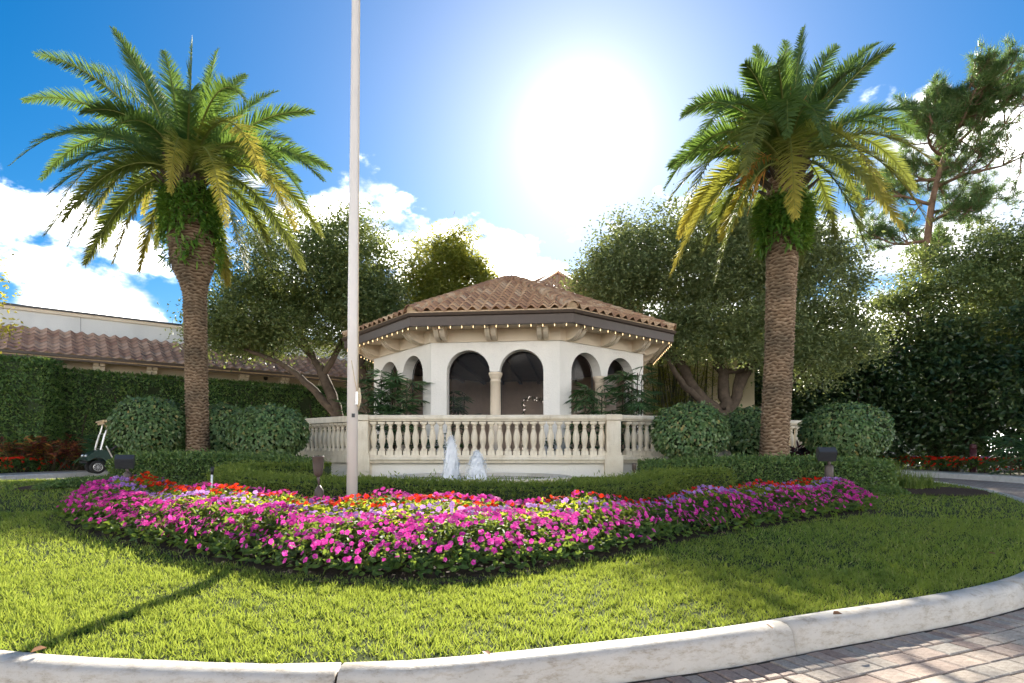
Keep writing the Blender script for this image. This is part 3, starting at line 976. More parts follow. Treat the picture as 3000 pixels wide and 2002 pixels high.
bprof = [(.086, 0), (.086, .10), (.07, .105), (.078, .12), (.078, .14), (.05, .165), (.044, .19), (.058, .25), (.076, .33), (.083, .40), (.078, .47), (.062, .54), (.046, .60), (.041, .64), (.05, .645), (.05, .665), (.041, .67), (.041, .70), (.055, .72), (.07, .735), (.07, .75)]
bal = MB().lathe(bprof, 16)
bal.box((0, 0, .05), (.172, .172, .102)); bal.box((0, 0, .775), (.165, .165, .052))
bal_me = bal.mesh('baluster', False); bal_me.polygons.foreach_set('use_smooth', np.array([len(p.vertices) == 4 and i < 16 * (len(bprof) - 1) for i, p in enumerate(bal_me.polygons)])); bal_me.materials.append(M['stone'])


def balustrade(label, A, B, nb, posts):
    u = (B - A).normalized(); w = Vector((u.y, -u.x, 0)); L = (B - A).length
    ang = math.atan2(u.y, u.x)
    t = empty('balustrade', (A.x, A.y, .3)); tag(t, label, 'balustrade', 'cream cast stone balustrades round the terrace')
    pl = [(-.16, .94), (.15, .94), (.16, .985), (.19, 1.0), (.205, 1.03), (.19, 1.065), (.165, 1.075), (.16, 1.13), (-.16, 1.13)]
    rl = [(-.13, 1.945), (.115, 1.945), (.125, 1.975), (.15, 1.985), (.16, 2.01), (.155, 2.05), (.135, 2.065), (.12, 2.09), (-.12, 2.09)]
    MB().prism(pl, A, w, up, u, L).build('plinth', M['stone'], t)
    npc = max(2, int(round(L / 1.45)))
    for k in range(npc):
        MB().prism(rl, A + u * (L * k / npc + .003), w, up, u, L / npc - .006).build('rail', M['stone'], t)
    for k in range(nb):
        p = A + u * (.27 + (L - .54) * (k + .0) / (nb - 1))
        put('baluster', bal_me, t, Matrix.Translation(p + up * 1.13) @ Matrix.Rotation(ang, 4, 'Z'))
    for q in posts:
        m = MB(); m.box(q + up * 1.535, (.33, .33, .83), ang); m.box(q + up * .66, (.43, .43, .93), ang); m.box(q + up * 1.13 + up * .03, (.38, .38, .05), ang)
        m.build('post', M['stone'], t)
        MB().box(q + up * 2.03, (.37, .40, .13), ang).build('post_cap', M['stone'], t)
        f_ = [(-.11, 1.22), (.11, 1.22), (.11, 1.72)] + [(.11 * math.cos(math.pi * k / 8), 1.74 + .09 * math.sin(math.pi * k / 8)) for k in range(9)] + [(-.11, 1.72)]
        MB().prism(f_, q + w * .163, u, up, w, .012).build('post_panel', M['stone'], t)


balustrade('long front cream balustrade between two square posts behind the fountain', BA, BB, 28, [BA, BB])
balustrade('cream balustrade running back to the left behind the flagpole', BA + left_dir * .15, BL, 25, [BL])
balustrade('cream balustrade running back to the right behind the round shrubs', BB + right_dir * .15, BR, 32, [BR])

# ------------------------------------------------------------------ long building on the left
E0 = Vector((-19.5, 22.1, 0)); td = Vector((.78, .626, 0)).normalized(); nd = Vector((td.y, -td.x, 0))      # nd points to the camera side
s0, s1 = -9.0, 18.0
lb = empty('tiled_building', tuple(E0 + td * 6 - nd * 2)); tag(lb, 'long low tan building with rose tiled roof and white parapet behind hedge', 'building')
EV, RT, PT = 5.06, 6.36, 7.15


def lbx(name, mat, off0, off1, z0, z1, a=s0, b=s1):
    p0 = E0 + td * a; L = b - a
    return MB().prism([(-off0, z0), (-off1, z0), (-off1, z1), (-off0, z1)], p0, nd * -1 * -1, up, td, L).build(name, mat, lb)


lbx('wall', M['tan'], .75, 1.1, 0, EV - .05)
lbx('soffit', M['tan'], .06, .75, EV - .14, EV - .10)
lbx('fascia', M['fascia'], 0, .06, EV - .16, EV + .02)
lbx('gutter', M['fascia'], -.1, .0, EV - .04, EV + .06)
lbx('eave_strip', M['mortar'], .02, .10, EV + .02, EV + .12)
lbx('parapet', M['stucco_smooth'], 2.35, 2.7, RT - .6, PT)
lbx('parapet_moulding', M['beige'], 2.27, 2.36, PT - .02, PT + .12)
lbx('parapet_cap', M['dark_grey'], 2.22, 2.8, PT + .12, PT + .2)
lbx('rear_block', M['stucco_smooth'], 2.72, 10, 0, PT - .1)
lbx('parapet_joint', M['dark_grey'], 2.343, 2.352, RT - .3, PT - .03, 2.55, 2.565)
dk = E0 + td * s0
lroof = MB().prism([(.02, EV + .04), (-2.36, RT - .04), (-2.36, RT - .2), (0, EV - .09)], dk, nd, up, td, s1 - s0).build('roof', M['mortar'], lb)
tw2, tl2 = .40, .40
tme2 = tile_mesh(tw2, tl2 + .05, .05); tme2.materials.append(M['tile2'])
sv = (-nd * 2.36 + up * (RT - EV)).normalized(); sn = td.cross(sv)
tl_near, tl_far = [], []
for r in range(7):
    for k in range(int((s1 - s0) / tw2)):
        s = s0 + (k + .5) * tw2
        mt = frame(E0 + td * s + up * (EV + .075) + sv * (r * tl2 - .06) + sn * R.uniform(-.004, .004), td, sv, sn)
        (tl_near if -.3 < s < 15.9 else tl_far).append(mt)
for mt in tl_near[:298]: put('tile', tme2, lroof, mt)
merge('tiles_beyond', tme2, tl_far + tl_near[298:], lroof, M['tile2'])
cs = -8.3
while cs < 17:
    m = MB()
    for s_ in (-1, 1):
        m.prism([(-.75, EV - .14), (-.75, EV - .56), (-.62, EV - .56), (-.5, EV - .5), (-.40, EV - .36), (-.38, EV - .28), (-.26, EV - .25), (-.24, EV - .14)], E0 + td * (cs + s_ * .11 - .09), nd, up, td, .18)
    m.box(E0 + td * cs - nd * .48 + up * (EV - .3), (.05, .3, .06), math.atan2(td.y, td.x))
    m.build('corbel', M['beige'], lb); cs += 1.9
dm = MB(); q = E0 + td * 9.85 - nd * .6
dm.lathe([(.1, 0), (.1, -.06), (.085, -.12), (.05, -.16), (.005, -.175)], 12, q + up * (EV - .14)); dm.build('dome_camera', M['black'], lb, True)
MB().tube([E0 + td * 6.1 - nd * 2.5 + up * (PT + .18), E0 + td * 6.12 - nd * 2.5 + up * (PT + .55)], [.012, .004], 5).build('antenna', M['dark_grey'], lb)

# ------------------------------------------------------------------ buildings behind on the right
rb = empty('wing_building', (8.2, 25.3, 0)); tag(rb, 'plain tan building wall with moulding behind the bamboo canes', 'building')
a0, a1 = Vector((4.6, 24.4, 0)), Vector((10.45, 25.0, 0)); u = (a1 - a0).normalized(); w = Vector((-u.y, u.x, 0))
MB().prism([(0, 0), ((a1 - a0).length, 0), ((a1 - a0).length, 5.6), (0, 5.6)], a0, u, up, w, 6.0).build('wall', M['tan'], rb)
MB().prism([(-.02, 2.95), ((a1 - a0).length + .05, 2.95), ((a1 - a0).length + .05, 3.1), (-.02, 3.1)], a0 - w * .06, u, up, w, .055).build('moulding', M['beige'], rb)
MB().prism([(-.3, 5.62), ((a1 - a0).length + .3, 5.62), ((a1 - a0).length + .3, 5.8), (-.3, 5.8)], a0 - w * .3, u, up, w, 6.6).build('roof_slab', M['fascia'], rb)

fb = empty('pale_building', (22, 40, 0)); tag(fb, 'far pale building with tiled roof glimpsed through the dark trees', 'building')
MB().box((22.5, 42, 3.6), (17, 6, 7.2)).build('wall', M['stucco_smooth'], fb)
MB().prism([(-.6, 7.2), (6.6, 7.2), (3, 9.2)], (13.6, 39, 0), (0, 1, 0), (0, 0, 1), (1, 0, 0), 17.8).build('roof', M['tile2'], fb)

# cupola roof beyond the pavilion
cb = empty('cupola_building', (2.6, 33.5, 0)); tag(cb, 'smaller hipped tile roof with thin rod rising behind the pavilion', 'building')
cc = Vector((2.62, 33.5, 0)); cz0, cz1, cr = 8.9, 11.55, 5.0
MB().lathe([(4.4, .2), (4.4, 8.9)], 8, cc).build('wall', M['tan'], cb)
crf = MB(); cring = [cc + Vector((cr * math.cos(math.pi / 4 * k + .3), cr * math.sin(math.pi / 4 * k + .3), cz0)) for k in range(8)]
crf.add(cring + [cc + up * cz1], [(k, (k + 1) % 8, 8) for k in range(8)] + [tuple(range(7, -1, -1))]); crf = crf.build('roof', M['mortar'], cb)
mats = []
for i in range(8):
    a, b = cring[i], cring[(i + 1) % 8]; ap = cc + up * cz1
    u = (b - a).normalized(); mp_ = (a + b) / 2; v = ap - mp_; SL = v.length; v.normalize(); n = u.cross(v); half = (b - a).length / 2
    for r in range(int(SL / .4)):
        hw = half * (1 - (r * .4 + .2) / SL)
        for k in range(-7, 8):
            if abs(k * .3) < hw: mats.append(frame(mp_ + u * (k * .3) + v * (r * .4), u, v, n))
merge('tiles_beyond', tme, mats, crf, M['tile'])
for i in range(8):
    MB().tube([cring[i], cc + up * (cz1 + .05)], [.17, .14], 8).build('hip', M['tile'], crf, True)
MB().tube([cc + up * cz1, cc + up * (cz1 + .75)], [.02, .008], 6).build('lightning_rod', M['bronze'], cb)

# ------------------------------------------------------------------ trees
def blob_points(blobs, n, shell=.5, flat=0.0):
    vol = np.array([b[1][0] * b[1][1] * b[1][2] for b in blobs]) ** .8; vol = vol / vol.sum()
    idx = rng.choice(len(blobs), n, p=vol)
    d = rdir(n); r = (shell + (1 - shell) * rng.random(n) ** .6)[:, None]
    d[:, 2] = np.where((d[:, 2] < 0), d[:, 2] * (1 - flat), d[:, 2])
    C_ = np.array([b[0] for b in blobs])[idx]; Rr = np.array([b[1] for b in blobs])[idx]
    return C_ + d * r * Rr * (1 + .10 * rng.normal(size=(n, 1)))


def limb_tree(name, label, base, trunk, blobs, nclus, per, LL, LW, mleaf, mbark, r0, seed, sig=.34, shell=.45, flat=.3, shape=4, extra=None, cat='tree', group=None, minz=None):
    """trunk: list of (points, r_start, r_end) limbs; clusters of leaves grow on branchlets joined to the nearest limb"""
    global rng
    rng = np.random.default_rng(seed)
    t = empty(name, base); tag(t, label, cat, group)
    m = MB(); nodes = []; rad = []
    for pts, ra, rb_ in trunk:
        cp = catmull(pts, 6); k = len(cp)
        rr = [ra + (rb_ - ra) * i / (k - 1) for i in range(k)]
        if ra == r0:
            for i in range(min(4, k)): rr[i] *= 1 + .45 * (1 - i / 4) ** 2
        cp[1:-1] += rng.normal(size=(k - 2, 3)) * np.array(rr[1:-1])[:, None] * .16
        m.tube([Vector(p) for p in cp], rr, 9)
        s = 2 if ra == r0 else 0
        for i in range(k // 3 if ra == r0 else 0, k): nodes.append(cp[i]); rad.append(rr[i])
    cl = blob_points(blobs, nclus, shell, flat)
    if minz is not None: cl = cl[cl[:, 2] > minz]
    c0 = np.mean(np.array(nodes), 0)
    cl = cl[np.argsort(np.linalg.norm(cl - c0, axis=1))]
    nodes = list(nodes); arr = np.array(nodes); rads = list(rad)
    for p in cl:
        dd = np.linalg.norm(arr - p, axis=1); j = int(np.argmin(dd)); q = arr[j]
        mid = (q + p) / 2 + rng.normal(size=3) * dd[j] * .12 - np.array([0, 0, .06 * dd[j]])
        ra = min(rads[j] * .7, .018 + .022 * dd[j])
        m.tube([q, mid, p], [ra, ra * .7, ra * .35], 4, False)
        arr = np.vstack([arr, mid[None], p[None]]); rads += [ra * .7, ra * .5]
    m.build('trunk', mbark, t, True)
    n = len(cl) * per
    size = np.repeat(rng.uniform(.6, 1.3, len(cl)), per)
    pos = np.repeat(cl, per, 0) + rng.normal(size=(n, 3)) * sig * np.array([1, 1, .62]) * size[:, None]
    ax = rdir(n, .7, -.15); nr = rdir(n, 1.0, 1.0)
    leaves('crown', mleaf, t, pos, ax, nr, LL * rng.uniform(.65, 1.25, n), LW * rng.uniform(.7, 1.2, n), shape, .2, .1)
    return t


# spreading oak on the left, behind the flagpole
D = 23.0
tb = (-6.7, 22.3, .3)
limb_tree('oak_tree', 'broad dull green oak with gnarled trunk left of the pavilion', tb,
          [([tb, (-6.62, 22.3, 2.0), (-7.0, 22.4, 3.4), (-7.5, 22.6, 4.6)], .30, .17), ([(-6.75, 22.3, 2.6), (-7.7, 22.2, 3.7), (-8.9, 22.2, 4.6), (-10.4, 22.6, 5.2)], .17, .07),
           ([(-7.3, 22.5, 4.2), (-8.4, 22.9, 6.0), (-9.0, 23.0, 7.6)], .14, .05), ([(-7.3, 22.5, 4.2), (-6.4, 22.5, 6.0), (-6.2, 22.6, 8.2)], .13, .05), ([(-7.5, 22.6, 4.6), (-9.5, 23.4, 6.4), (-11, 23.6, 7.4)], .10, .04)],
          [((-8.2, 22.8, 8.0), (2.6, 2.3, 2.5)), ((-10.3, 22.8, 6.6), (1.9, 2.0, 1.9)), ((-6.2, 22.6, 8.1), (1.8, 2.0, 2.3)), ((-11.2, 22.9, 5.8), (1.3, 1.6, 1.1)), ((-8.6, 22.4, 5.7), (2.4, 1.5, 1.0)), ((-5.6, 22.8, 5.9), (1.2, 1.4, 1.6))],
          640, 120, .135, .075, M['oak'], M['bark'], .30, 21, .36, minz=4.75)
# second trunk left of the pavilion wall
b2 = (-5.55, 21.8, .3)
limb_tree('dark_tree', 'dark trunked tree squeezed between the flagpole and pavilion wall', b2,
          [([b2, (-5.5, 21.8, 2.2), (-5.65, 21.9, 4.0), (-5.9, 22, 5.6)], .30, .16), ([(-5.55, 21.8, 3.1), (-5.2, 21.9, 4.2), (-4.9, 22.1, 5.4)], .14, .05)],
          [((-5.6, 22.3, 6.6), (1.3, 1.2, 1.5)), ((-4.95, 22.2, 4.6), (.5, .5, .7))], 120, 95, .15, .08, M['oak'], M['bark'], .30, 22, .3)
# feathery yellow-green tree
b3 = (-2.4, 28.5, .3)
limb_tree('feathery_tree', 'feathery yellow green tree rising behind the pavilion roof on its left', b3,
          [([b3, (-2.6, 28.5, 4), (-3.2, 28.5, 8.5)], .22, .1), ([(-2.7, 28.5, 5), (-4.4, 28.4, 8.2), (-4.9, 28.4, 10.2)], .1, .04), ([(-2.9, 28.5, 6.5), (-2.2, 28.4, 9.5), (-1.9, 28.4, 11.2)], .09, .03)],
          [((-3.4, 28.5, 9.6), (1.7, 1.4, 2.6)), ((-2.2, 28.4, 10.4), (1.1, 1.1, 1.7)), ((-1.3, 28.3, 9.0), (.9, 1, 1.1)), ((-4.6, 28.5, 8.4), (1.4, 1.3, 2.2)), ((-2.2, 28.5, 7.3), (1.6, 1.2, 1.6))],
          330, 100, .26, .06, M['bamboo_leaf'], M['stem'], .22, 23, .36, shell=.3)
# big oak on the right
b4 = (8.05, 22.0, .3)
limb_tree('spreading_oak', 'huge grey green oak with forked trunk right of the pavilion', b4,
          [([b4, (8.1, 22, 1.6), (7.9, 22, 2.8)], .42, .34),
           ([(7.95, 22, 2.5), (7.0, 21.8, 3.4), (6.2, 21.6, 4.6), (5.0, 21.4, 5.6), (4.2, 21.4, 6.8)], .26, .07), ([(8.0, 22, 2.6), (8.0, 22.1, 4.2), (7.4, 22.2, 6.0), (6.6, 22.3, 8.2)], .26, .07),
           ([(8.2, 22, 2.4), (8.7, 22, 3.8), (9.4, 22, 5.0), (10.6, 22.1, 6.6)], .24, .07), ([(8.1, 22, 1.9), (8.9, 21.6, 2.6), (9.7, 21.4, 3.2), (11, 21.4, 4.4)], .12, .05),
           ([(7.4, 21.9, 3.0), (6.4, 21.2, 3.5), (5.7, 20.9, 4.4), (5.2, 20.9, 5.4)], .15, .05), ([(8.5, 22, 3.4), (9.0, 22.4, 6.0), (9.2, 22.6, 8.8)], .16, .05), ([(8.0, 22.1, 4.2), (9.6, 21.4, 4.6), (10.6, 21.2, 5.6)], .12, .04)],
          [((6.9, 22.0, 8.3), (3.0, 2.6, 2.3)), ((9.4, 22.2, 8.8), (2.7, 2.6, 2.2)), ((4.4, 21.8, 7.9), (2.0, 2.0, 1.9)), ((3.6, 21.9, 7.2), (1.3, 1.5, 1.6)), ((11.4, 22.1, 7.4), (2.0, 2.2, 2.2)), ((12.3, 22.2, 5.6), (1.5, 1.7, 1.7)), ((7.8, 21.2, 6.2), (3.4, 1.4, 1.2)), ((10.7, 21.6, 4.6), (1.6, 1.3, 1.4)), ((5.4, 21.2, 5.6), (1.3, 1.2, .8)), ((7.2, 20.9, 5.2), (2.2, 1.0, .9)), ((9.6, 20.9, 5.0), (2.0, 1.0, 1.0))],
          1100, 115, .135, .074, M['oak_pale'], M['bark'], .42, 24, .36)

# dark large-leaved trees along the right drive
dk_sp = [((12.3, 27.0), 2.6, 5.6, 'dark glossy tree nearest the right palm trunk among the right drive trees', 31), ((15.4, 26.2), 2.7, 6.6, 'dark glossy tree with upright leafy top above the right flower bed', 32),
         ((18.4, 24.4), 2.8, 6.4, 'dark glossy tree behind the maroon bollard', 33), ((20.6, 21.2), 2.8, 6.8, 'dark glossy tree at the right edge of the picture', 34)]
for (x, y), rr, hh, lab, sd in dk_sp:
    bs = (x, y, .3)
    tr = [([bs, (x + .1, y, 1.5), (x - .1, y, 3.2), (x, y, hh * .85)], .17, .05)]
    for k in range(5):
        a = k * 1.26 + sd; tr.append(([(x + .25 * math.cos(a), y + .25 * math.sin(a), .3), (x + .7 * math.cos(a), y + .7 * math.sin(a), 2.0), (x + 1.3 * math.cos(a), y + 1.3 * math.sin(a), 3.8)], .09, .03))
    limb_tree('glossy_tree', lab, bs, tr, [((x, y, 1.9), (rr, 1.5, 1.7)), ((x, y, 3.6), (rr, 1.7, 2.0)), ((x + .2, y, hh - 1.4), (rr * .75, 1.5, 1.6)), ((x - .5, y, hh - .5), (rr * .45, 1, .9))],
              420, 38, .24, .115, M['ficus'], M['stem'], .17, sd, .40, shell=.25, flat=0, shape=6, group='dark trees along the right drive', minz=.7)
# olive tree over them
b6 = (20.5, 25.5, .3)
limb_tree('olive_green_tree', 'tall olive green small leaved tree at the upper right corner below the pine', b6,
          [([b6, (20.3, 25.5, 4), (19.8, 25.5, 7.5)], .28, .12), ([(20.2, 25.5, 4.5), (18.0, 25.3, 6.6), (16.8, 25.2, 7.6)], .14, .05), ([(20, 25.5, 6), (22.0, 25.4, 8.6), (22.6, 25.4, 10)], .12, .04)],
          [((19.8, 25.4, 8.4), (2.9, 2.2, 2.4)), ((17.6, 25.1, 7.0), (1.8, 1.8, 1.7)), ((22.3, 25.4, 9.2), (2.0, 2, 2.4)), ((20.6, 24.6, 6.2), (3, 1.5, 1.3))],
          540, 90, .155, .085, M['oak'], M['bark'], .28, 25, .36)
# golden branch entering at the left edge
b7 = (-14.6, 12.6, .5)
limb_tree('golden_tree', 'sunlit golden green leafy tree reaching in at the left edge', b7,
          [([b7, (-14.5, 12.6, 2.0), (-14.2, 12.7, 3.6)], .12, .07), ([(-14.2, 12.7, 3.2), (-12.9, 12.8, 4.4), (-11.7, 12.9, 5.2)], .06, .02), ([(-14.2, 12.7, 3.4), (-13.2, 12.8, 3.9), (-11.6, 12.8, 4.2)], .05, .02), ([(-14.2, 12.7, 3.6), (-13.4, 12.8, 5.4), (-12.6, 12.9, 6.2)], .05, .02)],
          [((-12.2, 12.8, 5.0), (1.1, .9, .8)), ((-12.3, 12.8, 3.95), (1.2, .8, .5)), ((-13.4, 12.8, 5.2), (1.2, 1, 1.1)), ((-14.4, 12.7, 4.4), (1.2, 1, 1.0))],
          190, 60, .095, .052, M['gold_leaf'], M['bark'], .12, 26, .17, shell=.3)
# a few trees closing the view far behind
for k, (x, y, zc, rx, rz, lab) in enumerate([(-1.5, 44, 5.0, 7.0, 4.5, 'distant tree hidden mostly behind the pavilion'), (13.5, 36, 6.0, 4.5, 4.6, 'distant tree behind the right palm trunk'), (30, 33, 6.5, 5.5, 5.6, 'distant tree beyond the right edge')]):
    bs = (x, y, .3)
    limb_tree('distant_tree', lab, bs, [([bs, (x, y, 3), (x, y, zc + 1)], .3, .1)], [((x, y, zc), (rx, 3, rz))], 260, 70, .3, .17, M['oak'], M['bark'], .3, 60 + k, .7, shell=.4)

# pine at the upper right
rng = np.random.default_rng(77)
pb = Vector((21.5, 30, .3))
pine = empty('pine_tree', tuple(pb)); tag(pine, 'tall open pine with tufted needles at the upper right', 'tree')
m = MB(); tr = catmull([tuple(pb), (21.6, 30, 5), (21.4, 30, 10), (21.7, 30, 14), (22.6, 30, 17.2), (23.2, 30, 18.6)], 8)
m.tube([Vector(p) for p in tr], [.30 - .25 * i / (len(tr) - 1) for i in range(len(tr))], 10)
tuft_p, tuft_a = [], []


def pine_branch(p, d, L, r, lev):
    pts = [p]; v = d.copy()
    n = 6
    for i in range(n):
        v = v + rng.normal(size=3) * .17 + np.array([0, 0, .05 if lev else .03]); v /= np.linalg.norm(v)
        pts.append(pts[-1] + v * L / n)
    m.tube([Vector(q) for q in pts], [r * (1 - .8 * i / n) for i in range(n + 1)], 5, False)
    if lev < 2:
        for i in range(1, n + 1):
            for _ in range(2 if lev == 0 else 1):
                side = v + rng.normal(size=3) * .75; side[2] += .15; side /= np.linalg.norm(side)
                pine_branch(pts[i], side, L * rng.uniform(.34, .5), r * .45, lev + 1)
    if lev >= 1:
        tuft_p.append(pts[-1]); tuft_a.append(v)
        if lev == 1: tuft_p.append(pts[-2]); tuft_a.append(v)


for (i, a, e, L) in [(18, .4, .1, 2.2), (20, 2.7, 0, 2.6), (22, -1.2, .1, 2.2), (23, .2, .25, 3.4), (24, 3.3, .2, 3.0), (26, -.3, .4, 4.2), (27, 2.3, .3, 2.8), (28, .5, .45, 4.4), (30, 3.2, .3, 2.4), (31, -.2, .5, 4.2), (32, 2.8, .5, 2.4), (34, .3, .55, 3.6), (35, 3.0, .6, 2.0), (36, -.8, .5, 2.6), (38, 1.3, .6, 2.0), (39, .1, .7, 2.4), (40, 2.8, .8, 1.6), (29, 1.4, .4, 2.6), (33, -1.4, .5, 2.6)]:
    pine_branch(tr[i], np.array([math.cos(a), math.sin(a) * .8, e]), L, .10, 0)
m.build('trunk', M['pine_bark'], pine, True)
tp_, ta_ = np.array(tuft_p), np.array(tuft_a); k = 40
n = len(tp_) * k
ax = unit(np.repeat(ta_, k, 0) * .8 + rng.normal(size=(n, 3)) * .62 + np.array([0, 0, .1]))
leaves('needles', M['needle'], pine, np.repeat(tp_, k, 0) - ax * .02 + rng.normal(size=(n, 3)) * .07, ax, rdir(n), rng.uniform(.28, .52, n), .028, 3)

# bamboo clump behind the big oak
bam = empty('bamboo_clump', (6.6, 23.6, .3)); tag(bam, 'clump of thin dark bamboo canes by the tan wall', 'bamboo')
lp, la = [], []
for k in range(40):
    x, y = R.gauss(6.9, .75), R.gauss(23.6, .25); dx, dy = R.gauss(-.1, .55), R.gauss(0, .3); H = R.uniform(4.5, 7.0)
    pts = [(x + dx * (t / 5) ** 1.6, y + dy * (t / 5) ** 1.6, .3 + H * t / 5) for t in range(6)]
    MB().tube(pts, [.035, .033, .03, .025, .018, .008], 6).build('cane', M['cane'], bam, True)
    for _ in range(26):
        t = R.uniform(.4, 1) * 5; i = min(4, int(t)); q = np.array(pts[i]) * (1 - t + i) + np.array(pts[i + 1]) * (t - i)
        lp.append(q + np.array([R.gauss(0, .25), R.gauss(0, .2), R.gauss(0, .15)]))
lp = np.repeat(np.array(lp), 7, 0); n = len(lp); lp = lp + rng.normal(size=(n, 3)) * .09
leaves('foliage', M['bamboo_leaf'], bam, lp, rdir(n, .6, -.4), rdir(n, 1, .5), rng.uniform(.1, .2, n), .024, 4)

# ------------------------------------------------------------------ date palms
def frond_mesh(B, T, L_leaf, sag, roll, nl=150, cut=.06):
    """pinnate frond along a bent rib from B to T; leaflets in a shallow V"""
    B, T = np.array(B), np.array(T); ch = T - B; hor = np.array([ch[0], ch[1], 0]); hl = np.linalg.norm(hor)
    C_ = B + ch * .52 + np.array([0, 0, sag])
    t = np.linspace(0, 1, 26)[:, None]
    cur = (1 - t) ** 2 * B + 2 * t * (1 - t) * C_ + t ** 2 * T
    seg_ = np.concatenate([[0], np.cumsum(np.linalg.norm(np.diff(cur, axis=0), axis=1))]); L = seg_[-1]
    ss = np.linspace(cut, 1, nl) ** .96
    pos = np.stack([np.interp(ss * L, seg_, cur[:, k]) for k in range(3)], 1)
    tang = unit(np.gradient(cur, axis=0)); tg = unit(np.stack([np.interp(ss * L, seg_, tang[:, k]) for k in range(3)], 1))
    side = np.cross(tg, np.array([0, 0, 1.0])); ln = np.linalg.norm(side, axis=1, keepdims=True)
    ref = np.array([math.cos(roll * 7), math.sin(roll * 7), 0]); side = np.where(ln > .25, side, np.cross(tg, ref)); side = unit(side)
    upv = np.cross(side, tg)
    cr, sr = math.cos(roll), math.sin(roll)
    s2 = side * cr + upv * sr; u2 = upv * cr - side * sr
    Vs, Fq, al = [], [], []; off = 0
    prof = np.minimum(1, (ss / .22) ** .8) * np.minimum(1, ((1.03 - ss) / .42) ** .55)
    for sg in (-1, 1):
        ll = L_leaf * prof * rng.uniform(.85, 1.1, nl)
        ax = unit(s2 * sg * (.92 - .35 * ss[:, None]) + tg * (.55 + .55 * ss[:, None]) + u2 * (.30 + .12 * rng.normal(size=(nl, 1))) + rng.normal(size=(nl, 3)) * .05 - np.array([0, 0, .10]))
        V, Fs_ = leaf_arrays(pos, ax, u2 + rng.normal(size=(nl, 3)) * .25, ll, 0.029 * (.55 + .45 * prof), 5, 0, .10)
        Vs.append(V); al.append(np.repeat(ss, 5))
        Fq.append([f + off for f in Fs_]); off += len(V)
    q4 = np.vstack([Fq[0][0], Fq[1][0]]); q3 = np.vstack([Fq[0][1], Fq[1][1]])
    m = MB(); m.tube([Vector(p) for p in cur[::2]], [max(.006, .032 * (1 - i / 12.5)) for i in range(13)], 5)
    return np.vstack(Vs), [q4, q3], np.concatenate(al), m


